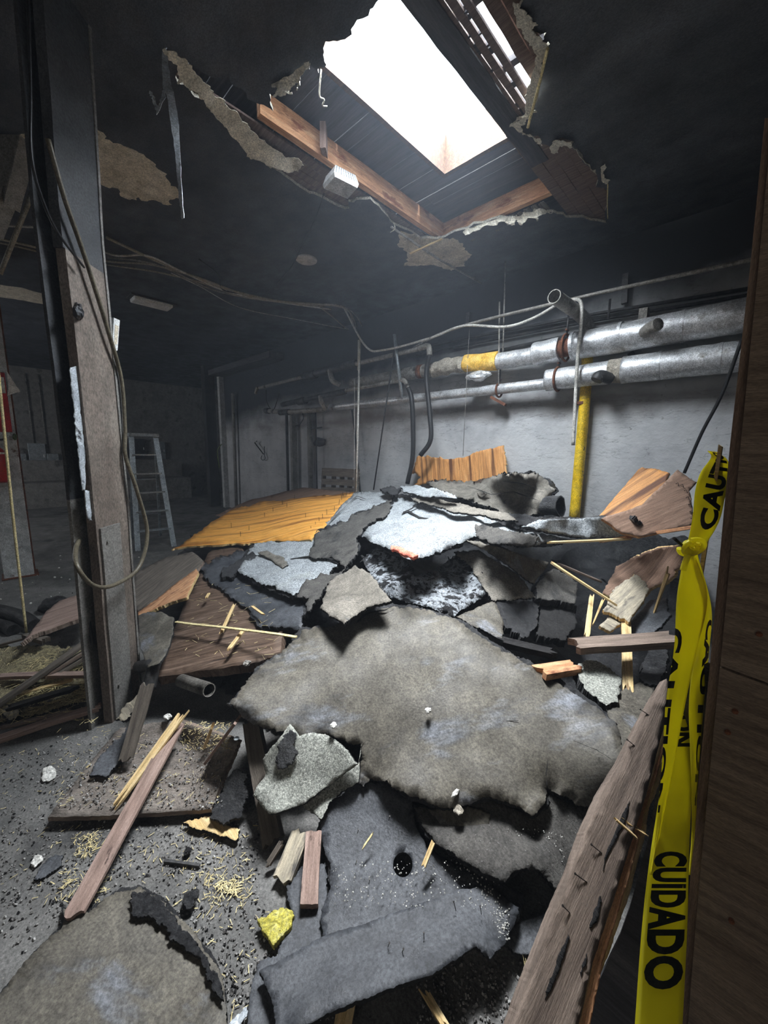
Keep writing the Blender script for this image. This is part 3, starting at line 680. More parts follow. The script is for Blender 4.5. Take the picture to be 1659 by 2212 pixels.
# lower pipe
t = empty('steam_pipe', PY(1190, 817, .22), 'large silver insulated pipe, the lower of the pair along the wall', 'pipe')
l = lambda x, y, off=.22: PY(x, y, off)
seg('insulation', l(1660,762), l(1345,800), .118, 'silver', t, .006)
seg('cloth_wrap', l(1347,800), l(1316,803), .108, 'fluff', t, .008)
seg('insulation', l(1320,804), l(1182,822), .105, 'silver', t, .008)
seg('pipe_core', l(1184,829), l(715,880), .056, 'silver', t, .003)
for x, y in ((1430,789),(1560,774)):
    V, F = tube_vf([l(x,y), l(x-7,y+1)], .122, 24); meshobj('seam_band', V, F, 'silver', t)
# stub fittings
tag(tube('pipe_stub', [u(1392,718,.30), u(1400,712,.45), u(1422,700,.52)], .050, 'pipe_grey', lump=0), 'short grey-green stub with a rounded cap on the upper silver pipe', 'pipe fitting')
bpy.data.objects['pipe_stub'].data.materials[0] = MATS['pipe_grey']
tag(tube('pipe_stub', [l(1320,818,.28), l(1296,812,.36), l(1288,822,.38)], .052, 'pipe_dark'), 'dark elbow stub on the lower silver pipe beside the cloth wrap', 'pipe fitting')
# yellow pipe with open elbow
tag(tube('gas_pipe', [PY(1270,748,.10), PY(1262,880,.10), PY(1240,1125,.10)], .052, 'yellow_paint', seg=20), 'yellow upright pipe against the white wall', 'pipe')
tag(tube('open_pipe', [PY(1272,735,.12), PY(1268,700,.14), PY(1250,678,.30), PY(1197,640,.85)], .058, 'pipe_grey', seg=22, hollow=.86), 'grey open-ended pipe sticking out above the yellow pipe', 'pipe')
V, F = tube_vf([PY(1257,868,.1), PY(1256.5,874,.1)], .060, 16); 
tag(meshobj('pipe_clamp', V, F, 'rust'), 'rusty clamp around the yellow pipe', 'clamp')
# thin pipes
tag(tube('conduit', [PY(880,760,.45), PY(975,712,.42), PY(1220,650,.36), PY(1660,553,.32)], .016, 'pipe_grey'), 'long thin rusty-grey conduit running above the silver pipes', 'conduit')
for k, (ya, yb, lab) in enumerate(((742,626,'topmost of the dark thin conduits fixed on the wall'), (756,640,'middle of the dark thin conduits fixed on the wall'), (786,655,'lowest dark conduit on the wall, just above the silver pipe'))):
    tag(tube('wall_conduit', [PY(900, ya+10, .05), PY(1262,(ya+yb)/2-2,.05), PY(1650,yb-8,.05)], .016 if k < 2 else .022, 'pipe_dark', smooth_path=False), lab, 'conduit')
t = empty('water_pipe', PY(925,750,.45), 'grey pipe turning down at an elbow into a black hose, nearer the ceiling', 'pipe')
tube('pipe_run', [PY(560,838,.35), PY(740,793,.40), PY(918,750,.45)], .030, 'pipe_grey', t, smooth_path=False)
tube('elbow', [PY(905,753,.45), PY(925,748,.45), PY(928,768,.45)], .036, 'pipe_grey', t)
tube('drop_hose', [PY(928,765,.45), PY(921,810,.45), PY(928,890,.45), PY(930,950,.46), PY(908,984,.5)], .030, 'rubber', t)
t = empty('water_pipe', PY(870,822,.4), 'grey pipe curving down into a black hose behind the torn felt', 'pipe')
tube('pipe_run', [PY(612,872,.35), PY(740,845,.38), PY(862,822,.4)], .028, 'pipe_grey', t, smooth_path=False)
tube('elbow', [PY(850,824,.4), PY(872,822,.4), PY(882,838,.4)], .032, 'pipe_grey', t)
tube('drop_hose', [PY(880,833,.4), PY(890,870,.4), PY(892,980,.4), PY(880,1045,.42)], .031, 'rubber', t)
tag(tube('white_hose', [PY(1203,658,.40), PY(1250,648,.42), PY(1256,690,.42), PY(1248,770,.4), PY(1243,860,.38), PY(1238,962,.38)], .016, 'pipe_white'), 'white hose looping down past the silver pipes by the yellow pipe', 'hose')
tag(tube('white_cable', [PY(745,668,.6), PY(790,748,.6), PY(830,756,.55), PY(930,730,.5), PY(1000,704,.48), PY(1090,706,.46), PY(1150,688,.44), PY(1203,658,.42)], .014, 'pipe_white'), 'sagging white cable swinging under the thin conduit', 'cable')
# hangers
def rod(name, a, b, r, mat, lab, cat='hanger rod'): return tag(tube(name, [a, b], r, mat, smooth_path=False, seg=8), lab, cat)
rod('hanger_rod', PY(1092,560,.3), PY(1086,775,.26), .008, 'pipe_grey', 'thin rusty hanger rod above the fibreglass-wrapped pipe')
rod('hanger_rod', PY(1079,652,.3), PY(1077,842,.26), .009, 'pipe_grey', 'short strut hanging beside the rusty hanger rod')
rod('support_wire', PY(1014,706,.35), PY(1000,985,.3), .003, 'pipe_grey', 'thin straight wire hanging in front of the torn wrap', 'wire')
rod('strut_channel', PY(852,722,.5), PY(868,858,.38), .022, 'alu', 'short slotted metal strut in front of the upper pipes', 'strut')
rod('hanger_rod', PY(851,760,.48), PY(807,1058,.3), .010, 'pipe_dark', 'slanting dark rod leaning from the metal strut')
rod('thin_post', PY(776,780,.8), PY(770,1068,.9), .014, 'pipe_white', 'slim white upright tube in front of the pallet', 'tube')
rod('support_wire', PY(766,820,.8), PY(765,1062,.9), .003, 'pipe_white', 'thin wire beside the slim white upright tube', 'wire')
rod('valve_rod', PY(1318,646,.2), PY(1314,688,.2), .010, 'pipe_dark', 'small dark upright valve rod on the wall conduits')
tag(boxo('junction_box', PY(1378,690,.16)-Vector((0,.0,.0)), PY(1404,672,.06)+Vector((0,.0,.01)), 'pipe_grey'), 'small square box on the lowest wall conduit', 'box')
for k, (x0, y0, x1, y1) in enumerate(((1352,592,1349,656),(1013,676,1011,700),(1362,762,1374,786))):
    tag(plank3('wall_bracket', PY(x0,y0,.06), PY(x1,y1,.06), .045, .05, 'pipe_dark', splinter=0, warp=0, up=XA), ['tall slotted bracket on the sooty wall above the pipes', 'short bracket on the wall behind the sagging cable', 'small channel bracket between the two silver pipes'][k], 'bracket')
# clevis hangers on pipes
def clevis(c, r, lab, drop=.0):
    t = empty('pipe_hanger', c+ZA*(r+.16), lab, 'pipe hanger')
    ring = [c + Vector((0, math.cos(a)*r, math.sin(a)*r)) for a in [math.radians(q) for q in range(-90, 271, 20)]]
    tube('hanger_ring', ring, .012, 'rust', t, smooth_path=False, seg=6)
    tube('hanger_stem', [c+ZA*r, c+ZA*(r+.20)], .010, 'pipe_dark', t, seg=6, smooth_path=False)
    tube('hanger_bolt', [c+ZA*(r+.04)-YA*.03, c+ZA*(r+.04)+YA*.03], .009, 'rust', t, seg=6, smooth_path=False)
clevis(u(1222,751), .125, 'rusty ring hanger around the bare red joint of the upper pipe')
clevis(l(1205,819), .115, 'rusty ring hanger at the end of the lower insulated pipe')
clevis(l(1078,843), .075, 'rusty hanger on the slim part of the lower pipe')
tag(chunk('torn_foil', 1040, 812, 0, .09, 'silver', 'x', 'x', sq=(1.5, .8, .6), seed=4, pos=u(1032,812,.30)), 'crumpled torn foil hanging beneath the fibreglass wrap', 'torn foil')
tag(plank3('rusty_bracket', l(1062,858,.2), l(1092,874,.16), .09, .03, 'rust', splinter=.02), 'rusty bracket on the wall under the slim lower pipe', 'bracket')
# dark tee cluster left
t = empty('pipe_manifold', PY(700,860,.4), 'sooty cluster of tees and elbows where the pipes meet', 'pipe fittings')
tube('tee_body', [PY(770,785,.4), PY(690,805,.4), PY(655,812,.4)], .055, 'pipe_dark', t, smooth_path=False)
tube('elbow', [PY(712,800,.42), PY(718,822,.45), PY(735,832,.36)], .040, 'pipe_grey', t)
tube('tee_body', [PY(745,846,.4), PY(690,857,.4), PY(610,874,.4)], .045, 'pipe_dark', t, smooth_path=False)
tube('elbow', [PY(692,856,.42), PY(695,870,.44), PY(704,884,.36)], .038, 'pipe_grey', t)
tube('end_pipe', [PY(578,888,.35), PY(630,890,.35), PY(700,884,.35)], .045, 'pipe_grey', t, smooth_path=False)
tube('end_cap', [PY(574,887,.35), PY(582,888,.35)], .056, 'pipe_dark', t, smooth_path=False)
tube('coupling', [PY(605,891,.35), PY(625,890,.35)], .055, 'pipe_dark', t, smooth_path=False)
tube('coupling', [PY(664,812,.4), PY(682,808,.4)], .065, 'pipe_dark', t, smooth_path=False)
tube('coupling', [PY(645,868,.4), PY(660,865,.4)], .062, 'pipe_dark', t, smooth_path=False)
tag(tube('shower_bell', [PY(556,836,.35), PY(553,846,.35), PY(552,850,.35)], [.03]*17, 'pipe_grey'), 'small bell-shaped fitting at the far end of the elbowed pipe', 'pipe fitting')
tag(tube('cord', [PY(575,842,.3), PY(577,870,.3), PY(590,886,.3), PY(600,860,.3), PY(603,850,.3)], .008, 'rubber'), 'dark looped cord hanging under the far end of the pipe', 'cord')
# upright pipes on the wall, left part
tag(tube('upright_pipe', [PY(619,895,.12), PY(624,1136,.12)], .028, 'pipe_dark', smooth_path=False), 'black upright pipe on the wall below the pipe cluster', 'pipe')
o = boxo('wall_post', PY(630,1095,.16), PY(641,893,.04), 'steel_grey', bevel=.004); tag(o, 'square grey upright post on the wall right of the black pipe', 'post')
tag(tube('drain_pipe', [PY(668,890,.08), PY(672,1070,.08)], .05, 'steel_grey', smooth_path=False), 'dusty grey upright drain pipe between the post and the valve', 'pipe')
t = empty('valve_pipe', PY(683,940,.12), 'thin black upright pipe with small cross handle', 'pipe')
tube('pipe', [PY(682,888,.12), PY(685,1062,.12)], .012, 'pipe_dark', t, smooth_path=False)
tube('handle', [PY(672,927,.12), PY(695,923,.12)], .014, 'pipe_dark', t, smooth_path=False)
tag(chunk('wall_damage', 690, 960, 0, .12, 'charcoal_wood', 'x', 'x', sq=(1.5, .25, .7), seed=9, pos=PY(690,955,.02)), 'broken dark hollow in the plaster behind the thin valve pipe', 'wall damage')
t = empty('wall_hook', PY(567,978,.06), 'bent black bracket sticking out of the white wall', 'bracket')
tube('arm', [PY(555,953,.10), PY(550,956,.10), PY(569,981,.08)], .012, 'pipe_dark', t, smooth_path=False)
tube('rod', [PY(571,964,.06), PY(571,984,.06)], .008, 'pipe_dark', t, smooth_path=False)
tube('loop', [PY(566,984,.06), PY(564,990,.06), PY(568,994,.06), PY(573,990,.06), PY(571,984,.06)], .008, 'pipe_dark', t)
tag(tube('black_cable', [PY(760,885,.1), PY(766,930,.1), PY(773,1000,.1), PY(778,1065,.1)], .014, 'rubber'), 'black cable drooping down the wall behind the slim white tube', 'cable')
tag(tube('black_cable', [PY(653,890,.1), PY(655,905,.1), PY(645,918,.12), PY(638,920,.12)], .010, 'rubber'), 'short black cable curling from the pipe cluster to the post', 'cable')
# pallet leaning by the wall
t = empty('pallet', PY(740,1062,.55), 'dark wooden pallet leaning against the white wall behind the heap', 'pallet')
def quad_plank(name, x0, y0, x1, y1, wd, off, mat, par, th=.02): plank3(name, PY(x0,y0,off), PY(x1,y1,off), wd, th, mat, None, 'plank', parent=par, up=-YA, splinter=.01)
for (x0,y0,x1,y1,wd) in ((697,1019,776,1023,.13),(696,1040,774,1044,.10),(695,1058,773,1062,.10)): quad_plank('deck_slat', x0,y0,x1,y1,wd,.45,'weathered' if False else 'timber_grey',t)
for x in (700,722,740,757,772): quad_plank('stringer', x,1014,x-2,1066,.05,.36,'timber_grey',t,.06)
tag(tube('orange_wire', [PY(0,0,0), PY(1,1,0)], .001, 'rust') , 'x', 'x'); bpy.data.objects.remove(bpy.data.objects['orange_wire'])
tag(tube('slack_cable', [PY(1602,735,.55), PY(1560,850,.5), PY(1516,935,.45), PY(1478,1022,.4)], .012, 'rubber'), 'dark cable hanging in front of the wall beside the right doorpost', 'cable')
# door jamb / posts at the left end of the wall
o = boxo('trim_1', (-9.95, YW-.12, 0), (-9.83, YW+.05, 3.5), 'column_white'); struct(o)
tag(tube('riser_pipe', [PY(503,850,.10), PY(511,1104,.10)], .04, 'steel_grey', smooth_path=False), 'grey riser pipe at the far left end of the white wall', 'pipe')
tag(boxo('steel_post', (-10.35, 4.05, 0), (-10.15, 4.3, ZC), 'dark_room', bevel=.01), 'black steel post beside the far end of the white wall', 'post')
tag(boxo('lintel_beam', (-9.9, 4.05, 3.28), (-7.0, 4.38, 3.40), 'charcoal_wood', bevel=.01), 'sooty reddish timber rail high on the wall near its far end', 'beam')
# cables across the ceiling
CG = []
cb = [([(230,513),(330,560),(420,598),(500,627),(600,650),(700,658),(745,665),(768,700),(776,760)], 'cable_tan', .014, 'thickest tan cable of the bundle fanning from the near column'),
([(-20,512),(60,530),(130,548),(240,565),(330,572),(430,600),(540,640),(640,655),(740,664),(763,700),(770,765)], 'cable_tan', .012, 'tan cable of the bundle bending down at the far end'),
([(-20,487),(60,490),(130,497),(240,550),(320,553),(400,590),(500,632),(620,655),(715,668)], 'pipe_white', .010, 'pale cable highest on the left of the bundle'),
([(-20,520),(60,538),(130,556),(240,573),(340,588),(440,612),(520,640),(600,652),(700,662)], 'cable_tan', .010, 'tan cable lowest in the bundle beside the column'),
([(232,556),(300,563),(360,580),(450,622),(520,640),(650,656),(735,660),(775,690),(792,740)], 'pipe_grey', .010, 'grey cable threading through the bundle'),
([(690,662),(725,690),(765,728),(772,760)], 'cable_tan', .010, 'short tan cable branching off the end of the bundle'),
([(370,590),(430,618),(520,665),(640,690),(760,712),(860,720),(915,724)], 'pipe_white', .005, 'very thin pale wire sagging below the cable bundle'),
([(430,560),(470,592),(480,625),(520,635)], 'rubber', .007, 'short black wire crossing the cable bundle')]
for P, m, r, lab in cb:
    tag(tube('ceiling_cable', [atz(x, y, ZC-.06-.01*random.random()) for x, y in P], r, m, seg=6), lab, 'cable')
tag(tube('down_pipe', [atz(776,760,3.0)*0 + PY(776,735,.8), PY(775,800,.8)], .02, 'cable_tan', smooth_path=False), 'short tan cable end dropping to the slim white tube', 'cable')
# hoops on bundle

# ================================================================ LEFT SIDE
# near column: concrete-cased steel stanchion with a lapped plate
cb0 = atz(243, 1562, 0); cb1 = atz(303, 1500, 0)
ct0 = atz(92, 0, ZC); ct1 = atz(180, 0, ZC)
cx_ = (cb1 - cb0); fx = Vector((cx_.x, cx_.y, 0)).normalized(); fy = Vector((-fx.y, fx.x, 0))
if fy.dot(Vector((0,0,0)) - cb0) > 0: fy = -fy     # fy points away from the camera
col = empty('steel_column', cb0 + fx*.12, 'near sooty brown steel column with peeling paint rising through the debris', 'column')
W_ = cx_.length
topc = Vector((cb0.x, cb0.y, 0)); 
def SH(z): return Vector((_cr.x, _cr.y, 0))*(.025*min(1, z/1.2) - .008*max(0, z-1.6) + .045*max(0, z-2.6))
def cbox(name, u0, u1, v0, v1, z0, z1, mat, par=col, bev=.004, lump=.003):
    n = max(2, int((z1-z0)/.06)); V = []; F = []
    for i in range(n+1):
        z = z0+(z1-z0)*i/n
        for (a, b) in ((u0, v0), (u1, v0), (u1, v1), (u0, v1)):
            p = topc + fx*a + fy*b + ZA*z + SH(z); p += noise.noise_vector(p*4)*lump; V.append(p)
    for i in range(n):
        for k in range(4): k2 = (k+1) % 4; F.append((i*4+k, i*4+k2, i*4+4+k2, i*4+4+k))
    F.append((3,2,1,0)); F.append((n*4, n*4+1, n*4+2, n*4+3))
    fr = Matrix((fx, fy, ZA)).transposed().to_4x4(); fr.translation = topc + ZA*z0
    return meshobj(name, V, F, mat, par, fr)
cbox('casing', .000, W_-.002, .0, .045, 0, 2.45, 'steel_paint')
cbox('upper_casing', -.012, W_-.002, .0, .045, 2.45, ZC, 'steel_soot')
cbox('flange_edge', W_-.004, W_+.012, -.006, .06, 0, ZC, 'steel_grey')
cbox('web', .09, .12, .045, .16, 0, ZC, 'pipe_dark')
cbox('rear_flange', -.055, W_-.01, .075, .090, 0, 1.28, 'steel_grey')
cbox('rear_flange', -.055, W_-.01, .075, .090, 1.28, ZC, 'steel_soot')
cbox('cover_plate', .02, .172, -.010, .004, 0, 1.12, 'steel_grey')
for z in (1.04, .2):
    V, F = tube_vf([topc+fx*.06-fy*.010+ZA*z+SH(z), topc+fx*.06-fy*.018+ZA*z+SH(z)], .008, 10); meshobj('rivet', V, F, 'steel_grey', col)
sheet('peeling_paint', [(152,795,.0),(166,792),(172,850),(180,925),(186,980),(190,1120),(200,1125),(196,1060),(178,1060),(168,960),(160,880)], 'peeled_white', 'white blistered paint strip', 'x', surf=lambda x, y, o: (lambda d: O + d*(((topc-fy*.012)-O).dot(fy)/d.dot(fy)))(ray(x, y)), off=0, thick=.003, jag=3, lev=3, bump=.002, edge='peeled_white', parent=col)
# rock-like scab and dark disc
def csurf(px, py, off=0.03):
    d = ray(px, py); n_ = fy; t_ = ((topc - fy*off) - O).dot(n_)/d.dot(n_); return O + d*t_
wpt = empty('electric_plate', csurf(250,757,.0), 'white electrical plate fixed to the side of the near column', 'plate')
wq = [csurf(243,760,-.02), csurf(254,757,-.02), csurf(259,692,-.02), csurf(246,686,-.02)]
meshobj('plate', wq+[p+fy*.015 for p in wq], [(0,1,2,3),(7,6,5,4),(0,4,5,1),(1,5,6,2),(2,6,7,3),(3,7,4,0)], 'white_plastic', wpt)
wc = sum(wq, Vector())/4; wi = [wc+(p-wc)*.6-fy*.002 for p in wq]
meshobj('label_panel', wi+[p+fy*.002 for p in wi], [(0,1,2,3),(7,6,5,4),(0,4,5,1),(1,5,6,2),(2,6,7,3),(3,7,4,0)], 'plaster_bare', wpt)
tag(chunk('soot_lump', 0, 0, 0, .045, 'steel_soot', 'x', 'x', sq=(1.2, .5, .9), seed=3, pos=csurf(167,675,.02)), 'rounded dark lump stuck on the near column', 'lump')
tag(tube('thick_cable', [csurf(103,300,.05), csurf(140,430,.05), csurf(185,560,.05), csurf(232,710,.05), csurf(262,820,.04), csurf(270,930,.04), csurf(271,985,.05), csurf(296,1060,.08), csurf(318,1150,.1), csurf(300,1225,.1), csurf(250,1262,.1), csurf(205,1266,.1), csurf(170,1230,.08), csurf(163,1190,.0), csurf(178,1150,-.10)], .0105, 'cable_olive'), 'olive cable running down the near column into a big hanging loop', 'cable')
tag(tube('black_cable', [csurf(60,-20,.1), csurf(66,200,.1), csurf(68,340,.1), csurf(95,440,.08), csurf(130,510,.06), csurf(182,578,.055)], .0055, 'rubber'), 'thin black cable hanging at the upper left of the near column', 'cable')
tag(tube('black_cable', [csurf(172,960,-.10), csurf(170,1100,-.10), csurf(185,1300,-.08), csurf(200,1392,-.06)], .011, 'rubber'), 'black cable hanging down behind the lower left edge of the near column', 'cable')
tag(tube('slanting_conduit', [atd(0,592,3.0), atd(104,330,2.9)], .016, 'cable_tan', smooth_path=False), 'thin tan conduit slanting up behind the near column', 'conduit')
tag(tube('yellow_rod', [atd(-6,780,2.6), atd(14,980,2.75), atd(33,1160,2.95), atz(57,1366,.02)], .009, 'straw'), 'thin pale yellow rod hanging at the left edge down to the floor', 'rod')
# hanging duct / sheet metal at upper left
def quadslab(name, L, th, mat, lab, cat, jag=0):
    return sheet(name, [(p[0], p[1]) for p in L], mat, lab, cat, surf=lambda x, y, o: atd(x, y, 2.35+.0006*y), off=0, thick=th, jag=jag, lev=2, bump=.004, edge=mat)
quadslab('hanging_duct', [(-30,500),(-10,200),(18,85),(35,80),(62,100),(62,190),(50,250),(35,330),(8,440),(8,400)], .12, 'steel_grey', 'battered grey duct end hanging at the upper left corner', 'duct', 1)

# far column with fire sign
fc = atz(43, 1248, 0)
fcol = empty('steel_column', fc, 'far white-painted steel column carrying the red fire sign', 'column')
fd = Vector((-(fc.y), fc.x, 0)).normalized()
if fd.dot(_cr) < 0: fd = -fd
fn = Vector((fc.x, fc.y, 0)).normalized()
def fbox(name, u0, u1, v0, v1, z0, z1, mat, par=fcol):
    c = fc + fd*((u0+u1)/2) + fn*((v0+v1)/2) + ZA*((z0+z1)/2)
    v, f = box_vf(c, fd, fn, ZA, (u1-u0)/2, (v1-v0)/2, (z1-z0)/2); o = meshobj(name, v, f, mat, par); b = o.modifiers.new('b', 'BEVEL'); b.width = .004; return o
fbox('front_flange', -.13, .13, -.01, .02, 0, ZC, 'column_white')
fbox('web', -.01, .01, .02, .20, 0, ZC, 'column_white')
fbox('back_flange', -.11, .15, .20, .22, 0, ZC, 'rust')
fbox('base_plate', -.15, .17, -.03, .24, 0, .02, 'rust')
s_ = empty('fire_sign', fc - fn*.03 + ZA*1.75, 'red fire extinguisher sign with white arrow on the far column', 'sign')
fbox('sign_board', -.20, .105, -.018, -.011, 1.68, 2.32, 'red_paint', s_)
# arrow + lettering
def on_sign(u, z, o=-.0205): return fc + fd*u + fn*o + ZA*z
V = [on_sign(-.065, 2.02), on_sign(-.015, 2.02), on_sign(-.015, 1.82), on_sign(.025, 1.84), on_sign(-.04, 1.71), on_sign(-.105, 1.84), on_sign(-.065, 1.82)]
V2 = [p + fn*.003 for p in V]; n = 7
meshobj('arrow', V+V2, [tuple(range(7)), tuple(range(13, 6, -1))]+[(i, (i+1) % 7, (i+1) % 7+7, i+7) for i in range(7)], 'sign_white', s_)
def text_obj(name, body, mw, size, mat, parent, bold=.0, sx=1, mapf=None, ext=.001):
    cu = bpy.data.curves.new(name, 'FONT'); cu.body = body; cu.size = size; cu.offset = bold; cu.extrude = 0 if mapf else ext; cu.resolution_u = 3
    cu.align_x = 'CENTER' if not mapf else 'LEFT'; cu.align_y = 'CENTER'
    ob = bpy.data.objects.new(name, cu); COL.objects.link(ob)
    dg = bpy.context.evaluated_depsgraph_get(); me = bpy.data.meshes.new_from_object(ob.evaluated_get(dg)); bpy.data.objects.remove(ob)
    if mapf:
        bm = bmesh.new(); bm.from_mesh(me)
        bmesh.ops.triangulate(bm, faces=bm.faces); bmesh.ops.subdivide_edges(bm, edges=[e for e in bm.edges if e.calc_length() > size*.25], cuts=2, use_grid_fill=False)
        bmesh.ops.triangulate(bm, faces=bm.faces)
        V = [mapf(v.co.x, v.co.y) for v in bm.verts]; F = [tuple(x.index for x in f.verts) for f in bm.faces]; bm.free()
        return meshobj(name, V, F, mat, parent)
    me.materials.clear(); o = bpy.data.objects.new(name, me); COL.objects.link(o); me.materials.append(MATS[mat])
    o.matrix_world = mw @ Matrix.Diagonal((sx, 1, 1, 1)); o.parent = parent; o.matrix_parent_inverse = parent.matrix_world.inverted(); return o
mw = Matrix((fd, ZA, -fn)).transposed().to_4x4(); mw.translation = on_sign(-.065, 2.18)
tp_ = fbox('text_panel', -.19, .095, -.0195, -.0175, 2.10, 2.27, 'sign_white', s_)
text_obj('letters', 'FIRE', mw @ Matrix.Translation((0,0,.004)),   .15, 'red_paint', tp_, .004, .75)
ex = empty('fire_extinguisher', fc - fn*.12 + ZA*1.0, 'red fire extinguisher hanging on the far column below the sign', 'fire extinguisher')
ec = fc - fd*.05 - fn*.10
V, F = tube_vf([ec+ZA*1.13, ec+ZA*1.15, ec+ZA*1.42, ec+ZA*1.49, ec+ZA*1.52], [.07,.09,.09,.06,.03], 20); meshobj('cylinder', V, F, 'red_paint', ex, smooth=True)
V, F = tube_vf([ec+ZA*1.44, ec+ZA*1.46], .092, 20); meshobj('band', V, F, 'sign_white', ex)
tube('valve', [ec+ZA*1.52, ec+ZA*1.57], .022, 'pipe_dark', ex, smooth_path=False); tube('lever', [ec+ZA*1.58-fd*.02, ec+ZA*1.60+fd*.08], .010, 'pipe_dark', ex, smooth_path=False)
tube('hose', [ec+ZA*1.55, ec+ZA*1.56-fd*.08, ec+ZA*1.45-fd*.11, ec+ZA*1.25-fd*.10], .010, 'rubber', ex)
tag(chunk('green_tag', 0, 0, 0, .05, 'grass', 'x', 'x', sq=(1.2,.4,.7), seed=5, pos=fc+fd*.12-fn*.02+ZA*1.63), 'small green tag stuck above the fire extinguisher', 'tag')
o = sheet('torn_paper', [(14,800),(44,846),(15,856)], 'sign_white', 'torn pale paper sheet on the far column above the sign', 'paper', surf=lambda x, y, o: (lambda d: O + d*(((fc-fn*.03)-O).dot(fn)/d.dot(fn)))(ray(x, y)), off=0, thick=.003, jag=1, lev=2, bump=.002, edge='sign_white')
# step ladder
lf, rf = atz(298,1190,0), atz(376,1180,0)
ld = empty('step_ladder', (lf+rf)/2, 'grey aluminium step ladder standing open behind the near column', 'ladder')
ltop = atd(283,945,lf.dot(_cf)+.0); 
dl = (rf-lf).normalized(); bk = Vector((-dl.y, dl.x, 0)); bk = bk if bk.dot(lf) > 0 else -bk
H_ = 1.70; mid = (lf+rf)/2; wt = .16; wb = (rf-lf).length/2
def rail(s): return mid + dl*s*wb, mid + dl*s*wt + bk*.38 + ZA*H_
for s in (-1, 1):
    a, b = rail(s); plank3('front_rail', a, b, .03, .07, 'alu', parent=ld, splinter=0, warp=0, up=dl)
    c2 = mid + dl*s*wb*.85 + bk*.95; plank3('rear_rail', c2, b+bk*.04, .025, .04, 'alu', parent=ld, splinter=0, warp=0, up=dl)
for k in range(1, 6):
    t_ = k/6; a, b = rail(-1), rail(1); plank3('step', a[0].lerp(a[1], t_), b[0].lerp(b[1], t_), .085, .022, 'alu', parent=ld, splinter=0, warp=0)
for t_ in (.25, .6):
    c2 = mid+dl*wb*.85+bk*.95; c1 = mid-dl*wb*.85+bk*.95; tp1 = rail(1)[1]+bk*.04; tp0 = rail(-1)[1]+bk*.04
    plank3('rear_brace', c1.lerp(tp0, t_), c2.lerp(tp1, t_), .02, .02, 'alu', parent=ld, splinter=0, warp=0)
v, f = box_vf(mid+bk*.40+ZA*(H_+.02), dl, bk, ZA, .20, .09, .022); meshobj('top_cap', v, f, 'alu', ld)
tag(tube('grass_tuft', [aty(478,960,4.0), aty(470,975,4.0), aty(474,1010,4.0)], .012, 'grass'), 'dangling green frayed strand by the black steel post', 'strand')
# far room: counter, electrical boxes, posts, wall conduits
def fb(name, x, y0, y1, z0, z1, d, mat, lab, cat, group=None, parent=None):
    o = boxo(name, (x, y0, z0), (x+d, y1, z1), mat, parent, bevel=.006); 
    if lab: tag(o, lab, cat, group)
    return o
XF = -14.2
t = empty('workbench', atx(150,1100,-12.5), 'long blue-grey metal bench in the dark far room', 'bench')
ya = atx(40,1080,-12.6).y; yb = atx(168,1080,-12.6).y; yb = max(yb, ya+2.5)
fb('bench_body', -13.2, ya, yb+1.4, .0, .62, .7, 'steel_grey', None, None, parent=t); fb('bench_back', -13.3, ya, yb+1.4, .62, 1.15, .1, 'steel_grey', None, None, parent=t)
plank3('bench_brace', Vector((-12.6, ya+1.1, .64)), Vector((-12.9, ya+1.7, 1.12)), .06, .06, 'alu', parent=t, splinter=0)
for k, (px0, py0, px1, py1) in enumerate(((35,980,56,1012),(66,958,97,1012),(105,980,126,1012),(138,980,160,1012),(275,948,312,990),(340,955,356,992))):
    a = atx(px0, py1, XF+.14); b = atx(px1, py0, XF+.14)
    tt = empty('electrical_box', (XF, (a.y+b.y)/2, a.z), ['leftmost grey electrical box by the fire column','tallest grey electrical box on the far wall','square grey electrical box right of the tallest one','square grey electrical box nearest the column on its left','grey electrical box seen behind the ladder','slim grey electrical box right of the ladder'][k], 'electrical box')
    cb_ = fb('cabinet', XF+.02, a.y, b.y, a.z, b.z, .12, 'alu' if k != 4 else 'pipe_dark', None, None, parent=tt)
    fb('latch', XF+.14, b.y-.06, b.y-.03, (a.z+b.z)/2-.04, (a.z+b.z)/2+.04, .015, 'white_plastic', None, None, parent=cb_)
for k, px in enumerate((73, 100, 132, 160)):
    a = atx(px-12, 850, XF+.05); b = atx(px, 960, XF+.05)
    tag(tube('far_conduit', [Vector((XF+.05, b.y, 3.4)), b], .018, 'pipe_grey', smooth_path=False), ['first','second','third','fourth'][k]+' upright conduit from the left above the electrical boxes', 'conduit')
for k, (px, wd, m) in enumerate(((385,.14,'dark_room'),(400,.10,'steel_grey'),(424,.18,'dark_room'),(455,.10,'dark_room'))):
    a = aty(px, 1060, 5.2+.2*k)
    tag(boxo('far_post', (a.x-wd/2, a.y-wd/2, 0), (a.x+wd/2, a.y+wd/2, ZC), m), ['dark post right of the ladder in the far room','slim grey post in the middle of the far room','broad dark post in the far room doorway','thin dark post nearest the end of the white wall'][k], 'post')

# ================================================================ RIGHT DOORWAY
DP = .78
